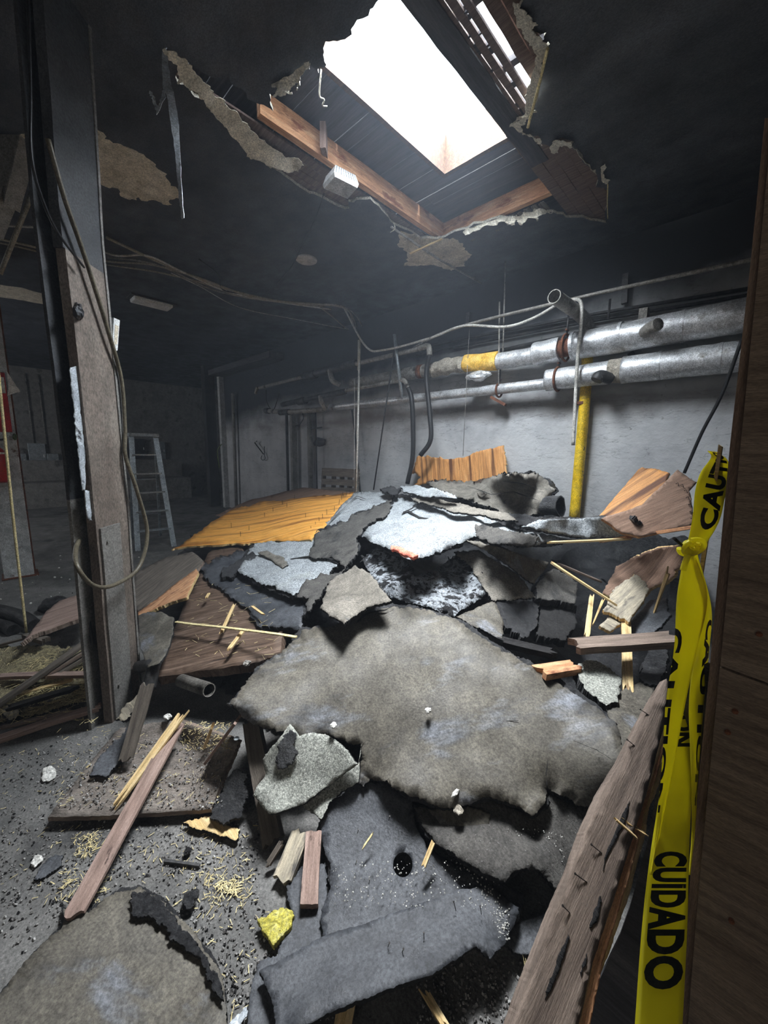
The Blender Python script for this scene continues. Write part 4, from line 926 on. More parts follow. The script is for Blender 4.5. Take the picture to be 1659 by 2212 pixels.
# plywood partition faces the camera beside the opening
e_top = atd(1642, 330, 1.0*DP); e_bot = atd(1500, 1900, .70*DP)
def psurf_y(y): return y
yp = .95
a = aty(1655, 300, yp); b = aty(1536, 1440, yp)
def yplane(x, y, off=0): return aty(x, y, yp - off)
PL = lambda L: [yplane(x, y) for x, y in L]
def slab_y(name, L, y, th, mat, lab, cat, parent=None, mats=None):
    P = [aty(x, yy, y) for x, yy in L]; n = len(P); V = P + [p + YA*th for p in P]
    F = [tuple(range(n)), tuple(range(2*n-1, n-1, -1))] + [(i, i+n, (i+1) % n+n, (i+1) % n) for i in range(n)]
    o = meshobj(name, V, F, mat, parent)
    if lab: tag(o, lab, cat)
    return o
o = slab_y('wall_doorway_upper', [(1668,255),(1640,560),(1600,960),(1556,1438),(1700,1490),(1900,1300),(1900,200)], .86, .018, 'wall_ply', None, None); struct(o)
o = slab_y('wall_doorway_lower', [(1555,1443),(1528,1720),(1502,2010),(1480,2290),(2000,2290),(2000,1600),(1700,1496)], .86, .018, 'wall_ply', None, None); struct(o)
o = slab_y('trim_2', [(1652,255),(1622,560),(1577,960),(1533,1440),(1504,1740),(1482,2010),(1462,2290),(1496,2290),(1516,2010),(1538,1740),(1566,1440),(1608,960),(1650,560),(1680,255)], .88, .09, 'stud_wood', None, None); struct(o)
for k, (x, y) in enumerate(((1640,1370),(1588,1537),(1572,1582),(1580,1990))):
    V, F = tube_vf([aty(x, y, .859), aty(x, y, .855)], .0045, 12); tag(meshobj('screw', V, F, 'rust'), ['rusty screw head on the upper plywood board','rusty screw head just below the plywood seam','rusty screw head second below the plywood seam','rusty screw head low on the plywood board'][k], 'screw')
tag(slab_y('stud_splinter', [(1552,960),(1560,965),(1540,1100),(1510,1290),(1500,1300),(1515,1200),(1535,1080)], 1.04, .03, 'timber_raw', None, None), 'pale splintered timber edge behind the caution tape knot', 'timber')
o = slab_y('shade_panel', [(1460,1420),(1444,1600),(1412,1745),(1400,1815),(1360,1960),(1332,2040),(1274,2160),(1240,2290),(1500,2290),(1520,1900),(1540,1440)], .93, .03, 'charcoal_wood', None, None); struct(o)  # added panel; its dark face stands in for shade beside the timber
# ---- caution tape
tape = empty('caution_tape', atd(1490,1190,.72), 'yellow caution tape knotted on a nail and hanging beside the plywood doorway', 'caution tape')
def strip(name, Lp, Rp, par=tape, mat='tape_yellow', th=.0004, wr=.0035, nseg=70, nw=8):
    """Lp/Rp: matching (px, py, depth) lists for the two edges"""
    def cur(P):
        return catmull([atd(*p) for p in P], 12)
    A_, B_ = cur(Lp), cur(Rp); n = len(A_)
    def S(s, t):
        s = max(0.0, min(1.0, s))
        x = max(0, min(.99999, t))*(n-1); i = int(x); f = x-i
        a = A_[i].lerp(A_[min(i+1, n-1)], f); b = B_[i].lerp(B_[min(i+1, n-1)], f)
        p = a.lerp(b, s); nn = (p-O).normalized()
        return p + nn*(noise.noise(Vector((s*2.2, t*7, len(name)+Lp[0][0])))*wr*2.0 + math.sin(s*math.pi)*-.004)
    V = [S(k/nw, j/nseg) for j in range(nseg+1) for k in range(nw+1)]; F = [(j*(nw+1)+k, j*(nw+1)+k+1, (j+1)*(nw+1)+k+1, (j+1)*(nw+1)+k) for j in range(nseg) for k in range(nw)]
    o = meshobj(name, V, F, mat, par, smooth=True); md = o.modifiers.new('thick', 'SOLIDIFY'); md.thickness = th
    return o, S
def letters(S, body, t0, t1, par, s0=.18, s1=.82, flip=False, name='letters'):
    """word printed along the strip; t0->t1 is reading direction"""
    cu = bpy.data.curves.new(name, 'FONT'); cu.body = body; cu.size = 1; cu.offset = .048; cu.resolution_u = 4; cu.space_character = 1.08
    ob = bpy.data.objects.new(name, cu); COL.objects.link(ob)
    dg = bpy.context.evaluated_depsgraph_get(); me = bpy.data.meshes.new_from_object(ob.evaluated_get(dg)); bpy.data.objects.remove(ob)
    bm = bmesh.new(); bm.from_mesh(me); bmesh.ops.triangulate(bm, faces=bm.faces)
    for _ in range(2):
        bmesh.ops.subdivide_edges(bm, edges=[e for e in bm.edges if e.calc_length() > .12], cuts=1); bmesh.ops.triangulate(bm, faces=bm.faces)
    xs = [v.co.x for v in bm.verts]; ys = [v.co.y for v in bm.verts]; x0, x1, y0, y1 = min(xs), max(xs), min(ys), max(ys)
    V = []
    for v in bm.verts:
        u_ = (v.co.x-x0)/(x1-x0); w_ = (v.co.y-y0)/(y1-y0)
        if flip: w_ = 1-w_
        p = S(s0+(s1-s0)*w_, t0+(t1-t0)*u_); V.append(p + (O-p).normalized()*.0012)
    F = [tuple(x.index for x in f.verts) for f in bm.faces]; bm.free(); bpy.data.meshes.remove(me)
    return meshobj(name, V, F, 'tape_ink', par)
# back strand: bright, full width, runs down to the bottom right
o, S1 = strip('tape_strand', [(1470,1400,.80),(1448,1560,.77),(1424,1720,.74),(1404,1850,.71),(1386,2010,.68),(1366,2290,.62)], [(1508,1400,.80),(1504,1560,.78),(1494,1720,.75),(1488,1850,.71),(1484,2010,.68),(1470,2290,.62)])
letters(S1, 'CUIDADO', .585, .90, o, .12, .96, flip=False)
letters(S1, 'CAUTION', .02, .265, o, .12, .96, flip=False)
# front folded strands
o, S2 = strip('tape_strand', [(1478,1196,.735),(1462,1290,.735),(1456,1400,.735),(1438,1520,.73),(1430,1650,.725),(1418,1780,.72),(1404,1890,.70)], [(1500,1196,.735),(1528,1290,.74),(1506,1400,.74),(1480,1520,.735),(1456,1650,.73),(1430,1780,.722),(1408,1890,.70)])
letters(S2, 'CAUTION', .27, .80, o, -.35, .30)
o, S3 = strip('tape_strand', [(1482,1196,.745),(1512,1300,.745),(1500,1400,.745),(1488,1520,.74),(1492,1650,.735),(1494,1780,.73),(1488,1890,.71)], [(1506,1196,.745),(1536,1310,.75),(1532,1400,.75),(1520,1520,.745),(1510,1650,.738),(1502,1780,.732),(1491,1890,.71)])
letters(S3, 'CAUTION', .22, .78, o, .62, 1.2)
# upper strand from knot to the doorpost
o, S4 = strip('tape_strand', [(1484,1180,.73),(1496,1120,.75),(1502,1060,.77),(1514,1020,.79),(1536,988,.80),(1528,974,.80)], [(1514,1192,.74),(1552,1130,.76),(1566,1075,.78),(1576,1030,.80),(1572,995,.80),(1548,976,.80)])
letters(S4, 'CAUTION', .14, 1.15, o, .28, .92, flip=True)
# knot
kc = atd(1494, 1182, .715)
for k in range(4):
    a0 = k*1.1; pts = [kc + (_cr*math.cos(a)*(.012+.003*k) + _Z*0 + ZA*math.sin(a)*(.009+.002*k) + _cf*math.sin(a+a0)*.008) for a in [q*.5+a0 for q in range(11)]]
    tube('knot_loop', pts, .0045, 'tape_yellow', tape, seg=7)
tube('knot_tail', [kc, kc-ZA*.02-_cr*.006, kc-ZA*.045-_cr*.010], .005, 'tape_yellow', tape)
tag(tube('nail', [atd(1456,1163,.70), atd(1490,1192,.74)], .0028, 'nail_steel', seg=8, smooth_path=False), 'large bent nail through the knot of the yellow tape', 'nail')

# ================================================================ THE HEAP
sheet('rubble_mound', [(385,1195),(470,1130),(545,1095),(660,1072),(760,1078),(900,1066),(1100,1085),(1250,1128),(1500,1165),(1440,1480),(1330,1700),(1290,1740),(1150,1755),(1000,1720),(880,1700),(800,1690),(720,1600),(600,1568),(540,1535),(470,1450),(380,1440),(340,1300)],
      'tar_rough', 'dark heap of crumbled roofing debris beneath the fallen sheets', 'rubble', off=-.20, thick=.05, jag=8, bump=.07, kind='stuff', sp=22, bf=5)
sheet('plywood_sheet', [(465,1113),(545,1078),(655,1053),(785,1063),(765,1085),(520,1128)], 'ply_brown', 'dull brown plywood sheet lying behind the bright orange plywood', 'plywood', off=.0, thick=.018, jag=2, lev=2, edge='timber_grey', grain=((470,1112),(655,1053)))
o = sheet('plywood_sheet', [(370,1187),(410,1163),(440,1140),(505,1100),(560,1083),(660,1074),(765,1063),(735,1100),(672,1166,.03),(600,1168,.02),(560,1174,.01),(480,1177)], 'ply_orange', 'bright orange plywood sheet studded with nails on the left of the heap', 'plywood', off=.035, thick=.020, jag=2.2, lev=3, bump=.006, edge='timber_raw', grain=((440,1160),(700,1118)))
nails(o, [(x, y, random.uniform(-.2,.3), .035) for x, y in ((756,1068),(748,1070),(741,1072),(738,1080),(732,1090),(722,1105),(706,1112),(697,1122),(690,1130),(682,1140),(672,1150),(620,1096),(610,1090),(590,1106),(572,1118),(538,1147),(520,1160),(636,1078),(660,1120),(500,1140))], .06, .0022)
sheet('felt_sheet', [(424,1226),(472,1209),(522,1189),(560,1200),(640,1262),(662,1310),(655,1348),(644,1360),(560,1354),(529,1310),(485,1280),(445,1250)], 'felt_dark', 'dark ragged felt sheet along the left edge of the pale granule roofing', 'roofing felt', layer=9, off=.025, thick=.02, jag=6, under='tar')
sheet('deck_boarding', [(455,1190),(520,1182),(560,1230),(600,1325),(612,1365),(606,1412,.0),(560,1430),(450,1447),(336,1464),(352,1420),(380,1350),(405,1285),(440,1215)], 'deck_brown', 'dark brown split deck boarding left of the big grey felt sheet', 'deck boarding', off=.0, thick=.055, jag=1.4, bump=.006, edge='deck_brown', grain=((350,1440),(600,1385)))
sheet('roofing_sheet', [(553,1174),(660,1166),(700,1155),(735,1212),(712,1238),(690,1262),(660,1276),(634,1286,.03),(583,1265,.03),(530,1243,.03),(513,1232,.02),(535,1195)], 'granule', 'pale granule-faced roofing piece below the orange plywood', 'roofing sheet', layer=9, off=.055, thick=.018, jag=3.5)
sheet('roofing_scrap', [(556,1192),(575,1189),(612,1203),(623,1220),(610,1228),(593,1215)], 'felt_brown', 'small brown felt scrap lying on the pale left roofing piece', 'roofing scrap', off=.078, thick=.008, jag=2, lev=2)
sheet('roofing_scrap', [(480,1228),(520,1208),(545,1190),(558,1208),(520,1228),(500,1248),(478,1246)], 'tar_rough', 'crumbly grey roofing crust at the left tip of the pale piece', 'roofing scrap', off=.06, thick=.03, jag=4)
sheet('roofing_sheet', [(765,1064),(800,1063),(850,1070),(842,1085),(810,1105),(760,1145),(740,1190),(736,1213),(700,1208),(664,1203),(672,1166),(712,1125)], 'granule', 'pale granule roofing strip against the right edge of the orange plywood', 'roofing sheet', off=.045, thick=.018, jag=3)
sheet('felt_strip', [(846,1078),(800,1100),(765,1112),(752,1125),(735,1128),(700,1145),(682,1152),(678,1180),(668,1203),(735,1212),(745,1230),(738,1243),(712,1256),(690,1290),(661,1322),(668,1292),(642,1290),(652,1262),(690,1240),(733,1238),(755,1215),(775,1190),(772,1160),(812,1122),(848,1092)], 'felt_grit', 'long grey torn felt strip winding between the pale roofing pieces', 'roofing felt', layer=9, off=.075, thick=.012, jag=4.5, bump=.02)
# back upper part
sheet('plywood_offcut', [(889,1022),(896,1000),(903,985),(950,986),(960,992),(1030,975),(1088,962),(1093,1000),(1094,1030),(1050,1046),(1010,1047),(960,1040),(895,1050),(904,1035),(910,1030)], 'ply_burnt', 'orange scorched plywood offcut standing against the white wall', 'plywood', surf=lambda x, y, o: aty(x, y, 4.16-.25*max(0, (1050-y)/100.)*-.3), off=0, thick=.02, jag=3, lev=3, bump=.01, edge='timber_raw', grain=((990,1040),(985,970)))
sheet('felt_sheet', [(930,1050),(926,1041),(960,1036),(1000,1040),(1045,1036),(1092,1026),(1157,1022),(1185,1040),(1201,1056),(1192,1066),(1182,1076),(1176,1112),(1115,1112),(1060,1096),(1010,1080),(970,1068)], 'felt_brown', 'large tan-grey felt sheet humped at the back of the heap', 'roofing felt', layer=9, off=.03, thick=.02, jag=4, bump=.03, sp=12)
tag(tube('felt_roll', [hf(1178,1094,.03), hf(1212,1092,.05)], .085, 'tar_rough', hollow=.88, smooth_path=False, lump=.02), 'rolled dark end of felt at the back beside the yellow pipe', 'roofing felt')
def plane3(a_, b_, c_, lift=0):
    n_ = (b_-a_).cross(c_-a_).normalized(); 
    if n_.dot(O-a_) < 0: n_ = -n_
    a_ = a_ + n_*lift
    return lambda x, y, o: (lambda d: O + d*((a_-O).dot(n_)/d.dot(n_)))(ray(x, y))
RA = (lambda a_, n_: (lambda x, y, o: (lambda d: O + d*((a_-O).dot(n_)/d.dot(n_)))(ray(x, y))))(atz(1292,1117,1.06), Vector((-.15,-.75,.65)).normalized())
RB = plane3(atz(1382,1158,1.08), atz(1494,1136,1.14), aty(1464,1018,3.15), .01)
sheet('plywood_sheet', [(1292,1117),(1340,1060),(1385,1010),(1415,1012),(1447,1022),(1425,1060),(1390,1095),(1340,1115)], 'ply_burnt', 'scorched orange plywood leaning at the right of the heap by the wall', 'plywood', surf=RA, off=0, thick=.018, jag=1.5, lev=2, bump=.004, edge='timber_raw', grain=((1300,1110),(1440,1020)))
o = sheet('plywood_sheet', [(1300,1120),(1386,1091),(1425,1052),(1464,1014),(1506,1042),(1489,1062),(1496,1095),(1499,1125),(1494,1136),(1440,1146),(1382,1160),(1343,1150)], 'ply_brown', 'brown plywood sheet with bent staples leaning near the yellow tape', 'plywood', surf=RB, off=0, thick=.018, jag=1.5, lev=2, bump=.004, edge='timber_orange', grain=((1320,1125),(1480,1060)))
for x, y in ((1478,1060),(1482,1075),(1487,1090),(1490,1105),(1492,1120),(1470,1048),(1460,1045)):
    p = RB(x, y, 0); V, F = tube_vf([p, p+Vector((.012,-.02,.008)), p+Vector((.02,-.02,-.012))], .0018, 6); meshobj('staple', V, F, 'nail_steel', o)
sheet('roofing_sheet', [(850,1072),(905,1084),(990,1104),(1060,1120),(1115,1143),(1180,1155),(1250,1168),(1150,1178,.04),(1085,1172,.04),(1025,1158,.04),(985,1175,.08),(955,1190,.06),(925,1202,.08),(888,1210,.09),(843,1187,.05),(810,1175,.04),(780,1158,.0),(800,1120),(845,1090)], 'granule', 'broad pale granule roofing sheet with a pointed lifted corner at the heap centre', 'roofing sheet', layer=9, off=.06, thick=.018, jag=3, bump=.012, under='tar')
pm = sheet('paint_mark', [(846,1178,.06),(862,1180,.065),(903,1198,.088),(893,1206,.092),(868,1196,.075),(845,1187,.062)], 'red_mark', 'red paint mark', 'x', off=.112, thick=.02, jag=2, lev=3, bump=0, edge='red_mark', parent=bpy.data.objects['roofing_sheet.002'])
sheet('felt_strip', [(887,1074),(905,1072),(934,1076),(1000,1088),(1096,1108),(1120,1125),(1090,1124),(1040,1112),(1000,1108),(960,1098),(905,1087)], 'felt_brown', 'tan felt strip across the top of the broad pale roofing sheet', 'roofing felt', off=.10, thick=.015, jag=2.5, under='tar')
sheet('roofing_scrap', [(864,1050),(895,1047),(930,1054),(968,1064),(988,1077),(925,1074),(872,1063)], 'granule', 'small pale roofing scrap curled on the crest of the heap', 'roofing scrap', off=.12, thick=.015, jag=2.5, lev=3)
sheet('roofing_scrap', [(820,1056),(850,1050),(866,1054),(858,1068),(830,1064)], 'tar_rough', 'dark crumbled roofing clod at the crest beside the pale scrap', 'roofing scrap', off=.11, thick=.03, jag=2.5, lev=3)
sheet('roofing_scrap', [(1090,1108),(1140,1112),(1175,1120),(1160,1136),(1120,1134),(1098,1126)], 'tar_rough', 'loose dark rubble patch behind the curved pale roofing', 'roofing scrap', off=.09, thick=.02, jag=3, lev=3, bump=.03)
sheet('roofing_sheet', [(1126,1137),(1165,1122),(1240,1120),(1339,1118),(1368,1122),(1384,1135),(1383,1150),(1354,1160),(1262,1162),(1184,1150)], 'granule', 'curved pale roofing slab reaching right towards the brown plywood', 'roofing sheet', layer=9, off=.10, thick=.025, jag=2.5, edge='tar_rough')
sheet('roofing_scrap', [(1026,1134),(1045,1134),(1072,1140),(1120,1148),(1165,1160),(1150,1182),(1120,1178),(1088,1174),(1055,1172),(1028,1156)], 'felt_grit', 'grey torn scrap lying across the broad pale roofing sheet', 'roofing scrap', off=.105, thick=.014, jag=3.5, bump=.02)
plank('splintered_strip', (1190,1172,.10), (1352,1164,.10), .03, .012, 'timber_raw', 'thin yellow splinter under the curved pale roofing slab', 'splinter', splinter=.03)
plank('splintered_strip', (1300,1170,.09), (1500,1138,.10), .03, .018, 'timber_orange', 'broken orange ply edge beneath the brown plywood near the tape', 'splinter', splinter=.03)
# middle
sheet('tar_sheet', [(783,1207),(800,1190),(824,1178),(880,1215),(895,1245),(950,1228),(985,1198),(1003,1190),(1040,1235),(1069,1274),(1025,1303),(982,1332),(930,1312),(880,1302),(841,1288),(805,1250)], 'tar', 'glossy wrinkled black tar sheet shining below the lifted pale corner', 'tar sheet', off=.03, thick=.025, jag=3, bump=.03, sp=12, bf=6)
sheet('felt_sheet', [(980,1192),(1026,1188),(1060,1205),(1115,1238),(1161,1290),(1110,1296),(1061,1294),(1030,1245),(1000,1210)], 'felt_brown', 'tan felt piece right of the glossy tar sheet', 'roofing felt', off=.04, thick=.015, jag=3)
sheet('felt_sheet', [(1007,1166,.05),(1045,1174,.05),(1188,1215,.02),(1170,1240),(1153,1261),(1119,1238),(1065,1199)], 'felt', 'narrow fold of dark felt tucked beneath the broad pale sheet', 'roofing felt', off=.06, thick=.012, jag=2)
sheet('felt_sheet', [(1157,1267),(1196,1228),(1225,1240),(1248,1257),(1243,1303),(1161,1294)], 'felt_grit', 'grey felt block with cracked layered edge right of the tan felt', 'roofing felt', off=.05, thick=.05, jag=3, edge='tar_rough')
sheet('tar_chunk', [(1065,1296),(1110,1300),(1165,1300),(1161,1346),(1138,1377),(1110,1368),(1088,1350)], 'tar_rough', 'crumbly black tar slab hanging below the tan felt', 'tar slab', off=.03, thick=.04, jag=4, bump=.03)
sheet('tar_chunk', [(1169,1300),(1238,1300),(1246,1346),(1223,1384),(1190,1380),(1160,1370)], 'tar_edge', 'darkest crumbling tar slab under the layered felt block', 'tar slab', off=.01, thick=.05, jag=5, bump=.03)
sheet('felt_sheet', [(985,1332),(1030,1312),(1069,1296),(1088,1350),(1084,1382),(1045,1361)], 'felt', 'small grey felt triangle between the tar sheet and the big felt sheet', 'roofing felt', off=.035, thick=.012, jag=2)
# big felt sheet
big = sheet('felt_sheet', [(800,1316),(850,1310),(930,1318),(1000,1345),(1080,1400),(1150,1440),(1230,1490),(1330,1560),(1347,1620),(1352,1655,.0),(1330,1700),(1308,1735),(1290,1747),(1240,1735),(1182,1700),(1178,1735,.03),(1148,1763,.05),(1120,1742,.04),(1060,1722,.04),(1020,1736,.04),(960,1746,.04),(890,1722,.04),(840,1692,.03),(800,1682),(785,1700),(773,1690),(778,1650),(780,1606),(740,1598),(700,1590),(660,1605,.02),(600,1580,.04),(540,1560,.05),(497,1522,.06),(530,1478,.05),(560,1440,.05),(620,1400,.04),(652,1362,.02),(740,1345)], 'felt', 'huge grey-brown felt sheet sprawled over the middle of the heap', 'roofing felt', layer=9, off=.055, thick=.014, jag=4, lev=4, bump=.022, sp=22, under='tar_edge', grain=((600,1600),(1200,1480)), bf=1.6)
sheet('felt_sheet', [(769,1221),(800,1240),(846,1298),(815,1306),(782,1320),(742,1348,.03),(715,1330,.03),(691,1314,.03),(702,1285),(711,1256)], 'felt_brown', 'small tan felt offcut perched at the top of the big grey felt sheet', 'roofing felt', off=.12, thick=.016, jag=2.5, under='tar_edge')
def crack(parent, off, L, wpx=3.0, mat='tar_edge'):
    n = len(L); up_ = []; dn = []
    for k, (x, y) in enumerate(L):
        a, b = L[max(k-1, 0)], L[min(k+1, n-1)]; dx, dy = b[0]-a[0], b[1]-a[1]; l = math.hypot(dx, dy); h = wpx/2*(.25 if k in (0, n-1) else random.uniform(.6, 1.3))
        up_.append((x-dy/l*h, y+dx/l*h)); dn.append((x+dy/l*h, y-dx/l*h))
    sheet('tear', up_ + dn[::-1], mat, None, None, off=off, thick=.0015, jag=1.0, lev=1, bump=0, edge=mat, parent=parent)
ob = bpy.data.objects
w3 = ob['roofing_sheet.002']
crack(w3, .075, [(868,1110),(880,1103),(905,1118),(930,1122),(965,1128),(1000,1142),(1026,1152)], 4)
crack(w3, .075, [(905,1088),(890,1098),(872,1106),(868,1112)], 2.5)
crack(w3, .074, [(815,1168),(850,1150),(890,1140),(940,1130)], 1.8, 'felt_grit')
crack(ob['roofing_sheet'], .070, [(598,1212),(618,1226),(628,1208),(680,1200),(735,1212)], 2.5)
crack(ob['roofing_sheet'], .070, [(628,1210),(606,1245),(583,1264)], 2, 'felt_grit')
crack(ob['roofing_sheet.001'], .060, [(790,1078),(770,1072),(720,1120),(684,1160)], 2, 'felt_grit')
crack(big, .068, [(770,1345),(785,1330),(800,1322),(830,1318),(850,1308)], 4)
crack(big, .068, [(1182,1702),(1180,1670),(1184,1640)], 3)
crack(big, .068, [(1068,1560),(1120,1556)], 2)
crack(big, .068, [(975,1590),(985,1596),(1010,1604)], 3)
crack(big, .068, [(1240,1600),(1290,1620),(1320,1640)], 2)
crack(ob['felt_sheet.002'] if False else ob['felt_sheet.001'], .046, [(1010,1050),(1060,1068),(1110,1062),(1160,1080)], 2)
crack(ob['felt_sheet.001'], .046, [(1085,1040),(1130,1045),(1170,1058)], 2)
# right hollow
sheet('plywood_sheet', [(1488,1168),(1470,1220),(1455,1244),(1400,1275),(1335,1296),(1300,1285),(1330,1225),(1400,1190)], 'ply_brown', 'splintered plywood slab in the dark hollow below the brown plywood', 'plywood', off=.06, thick=.02, jag=3, edge='timber_raw', grain=((1350,1290),(1480,1170)))
sheet('broken_board', [(1370,1240),(1385,1252),(1402,1272),(1380,1312),(1360,1343),(1330,1330),(1302,1317),(1318,1290),(1328,1270)], 'weathered', 'pale weathered broken board with ragged ends in the right hollow', 'board', off=.12, thick=.02, jag=3, edge='timber_raw', grain=((1310,1325),(1390,1250)))
sheet('broken_board', [(1295,1352),(1316,1330),(1345,1345),(1318,1364)], 'weathered', 'small weathered block just below the pale broken board', 'board', off=.10, thick=.02, jag=1.5, edge='timber_raw')
plank('broken_plank', (1248,1397,.12), (1452,1383,.14), .105, .035, 'timber', 'brown split plank lying level across the right hollow', 'plank', splinter=.03)
plank('splintered_strip', (1197,1218,.12), (1322,1302,.14), .022, .012, 'timber_raw', 'long yellow splinter pointing down into the right hollow', 'splinter', splinter=.04, taper=.5)
plank('splintered_strip', (1215,1222,.11), (1288,1252,.11), .035, .012, 'timber', 'brown splinter lying beside the top of the long yellow splinter', 'splinter', splinter=.05)
plank('splintered_strip', (1278,1290,.10), (1268,1372,.06), .028, .012, 'timber_raw', 'short upright yellow stick left of the pale broken board', 'splinter', splinter=.04)
plank('splintered_strip', (1303,1296,.10), (1280,1352,.06), .016, .010, 'timber_raw', 'thin leaning stick beside the short upright yellow stick', 'splinter', splinter=.04, taper=.4)
plank('splintered_strip', (1352,1335,.10), (1356,1492,.04), .045, .022, 'timber_raw', 'split yellow stick running under the level brown plank', 'splinter', splinter=.05)
plank('splintered_strip', (1443,1236,.12), (1414,1322,.08), .022, .012, 'timber_raw', 'jagged pale splinter dangling left of the tape knot', 'splinter', splinter=.04, taper=.4)
sheet('tar_chunk', [(1275,1425),(1310,1440),(1343,1465),(1338,1500),(1336,1516),(1309,1524),(1262,1487),(1240,1440)], 'granule_grey', 'glittering grey roofing lump below the level brown plank', 'roofing lump', off=.07, thick=.05, jag=3, bump=.03, edge='tar_rough')
sheet('felt_sheet', [(1386,1472),(1413,1485),(1410,1520),(1386,1560),(1352,1640),(1342,1650),(1335,1600),(1305,1522),(1343,1492)], 'felt', 'grey felt sheet between the big sheet and the leaning timber', 'roofing felt', off=.05, thick=.012, jag=2)
sheet('felt_sheet', [(1403,1297),(1440,1290),(1448,1330),(1397,1380),(1363,1372),(1358,1345)], 'felt_dark', 'dark slate-coloured felt behind the pale broken board', 'roofing felt', off=.07, thick=.014, jag=3)
sheet('tar_chunk', [(1400,1405),(1440,1400),(1438,1450),(1420,1480),(1385,1468),(1388,1430)], 'tar_rough', 'black tar clod right of the split yellow stick', 'tar clod', off=.06, thick=.04, jag=4, bump=.03)
plank('broken_plank', (1168,1452,.06), (1238,1440,.05), .085, .03, 'timber_orange', 'orange split block wedged at the upper right edge of the big felt sheet', 'plank', splinter=.03)
plank('broken_plank', (1080,1385,.03), (1190,1410,.03), .07, .03, 'charred', 'charred plank end in the dark gap above the big felt sheet', 'plank', splinter=.03)
# foreground
plank('timber_post', (545,1560,.02), (592,1818,.0), .075, .045, 'timber_grey', 'squared timber stub standing under the speckled roofing piece', 'timber', roll=.5, splinter=.01)
sheet('roofing_sheet', [(773,1652),(781,1608),(775,1690),(735,1712),(710,1737),(694,1770),(665,1750),(654,1741),(700,1700)], 'granule_grey', 'lower speckled roofing piece tucked under the pointed one', 'roofing sheet', off=.06, thick=.014, jag=2, lev=3)
sheet('roofing_sheet', [(625,1564),(648,1590),(670,1583),(702,1585),(740,1610),(773,1650),(715,1695),(654,1738),(583,1759,.02),(560,1735,.02),(546,1717,.02),(573,1674),(567,1640),(590,1610)], 'granule_grey', 'speckled grey-green roofing piece with a pointed tip left of the big sheet', 'roofing sheet', off=.09, thick=.016, jag=2, lev=3, under='tar_edge')
sheet('tar_crust', [(607,1600),(625,1575),(640,1585),(632,1610),(640,1632),(628,1652),(600,1660),(595,1635)], 'tar_rough', 'black tar crust smeared on the pointed speckled roofing piece', 'tar crust', off=.105, thick=.010, jag=4, bump=.015)
sheet('felt_sheet', [(618,1915),(650,1872),(702,1862),(705,1940),(700,2030),(640,2090),(600,2240),(530,2240),(545,2120),(560,2075),(600,2060),(630,1990)], 'felt_dark', 'wet grey felt scrap on the floor beside the yellow foam', 'roofing felt', off=.015, thick=.010, jag=4)
hl = [(870+21*math.cos(a), 1868+27*math.sin(a)) for a in [2*math.pi*k/20 for k in range(20)]]
lowf = sheet('felt_sheet', [(690,1800),(694,1755),(712,1735),(767,1692),(800,1690),(850,1700),(890,1730),(900,1790),(935,1840),(1000,1880),(1080,1905),(1130,1930),(1120,1990),(1000,1960),(900,1985),(800,2010),(700,2045),(690,1990),(714,1920),(712,1860)], 'felt_dark', 'smooth slate felt sheet with a round hole in front of the heap', 'roofing felt', layer=9, off=.035, thick=.014, jag=2.5, lev=4, bump=.012, holes=[hl], edge='tar_rough')
low2 = sheet('felt_sheet', [(560,2098),(630,2060),(695,2024),(800,1990),(900,1955),(1000,1920),(1060,1915),(1120,1960),(1112,1995),(1095,2035),(1060,2072,.02),(1030,2044,.03),(980,2075,.04),(930,2107,.04),(850,2135,.04),(760,2168,.04),(660,2215,.03),(597,2250,.02),(592,2175),(586,2160)], 'felt_dark', 'folded slate felt flap at the bottom, over the sheet with the round hole', 'roofing felt', off=.060, thick=.014, jag=2.5, lev=4, bump=.012, edge='tar_edge')
nails(lowf, [(840,1772,.2,.05),(772,1800,.3,.05),(797,1910,.1,.05),(768,1868,.3,.05)], .022, .0012)
nails(low2, [(985,1968,-.5,.08),(838,2045,.3,.08),(868,2058,.3,.08),(916,2030,-.1,.08),(1040,1975,-.3,.08)], .022, .0012)
sheet('felt_sheet', [(893,1742),(940,1748),(1000,1738),(1060,1725),(1150,1765),(1180,1712),(1240,1740),(1292,1752),(1270,1810),(1250,1870),(1216,1962,.02),(1185,1905,.05),(1160,1880,.06),(1130,1875,.07),(1090,1906,.07),(1040,1885,.06),(985,1850,.05),(935,1812,.04),(912,1785,.02)], 'felt_grit', 'gritty torn felt layer curling below the edge of the huge felt sheet', 'roofing felt', layer=9, off=.035, thick=.014, jag=3.5, lev=4, bump=.02, under='tar_edge')
sheet('felt_scrap', [(925,1748),(1010,1742),(1060,1758),(1052,1800),(1035,1830),(1000,1812),(960,1788)], 'felt', 'darker felt scrap lying on the gritty torn layer', 'roofing felt', off=.055, thick=.008, jag=2.5)
sheet('felt_sheet', [(1098,2000),(1140,1985),(1215,1955),(1240,1990),(1210,2050),(1165,2072),(1110,2058),(1085,2032)], 'felt_dark', 'shiny slate felt piece between the lower flap and the leaning timber', 'roofing felt', off=.02, thick=.012, jag=3)
sheet('felt_sheet', [(137,1963),(190,1972),(250,1927),(300,1916),(350,1945),(390,1985),(430,2030),(470,2090),(485,2140),(492,2212),(490,2270),(-60,2290),(-60,2190),(0,2148),(80,2054),(134,2003)], 'felt', 'rounded grey-brown felt sheet filling the bottom left corner', 'roofing felt', layer=9, off=.035, thick=.014, jag=3.5, lev=4, bump=.014, edge='tar_rough', grain=((0,2050),(400,2200)))
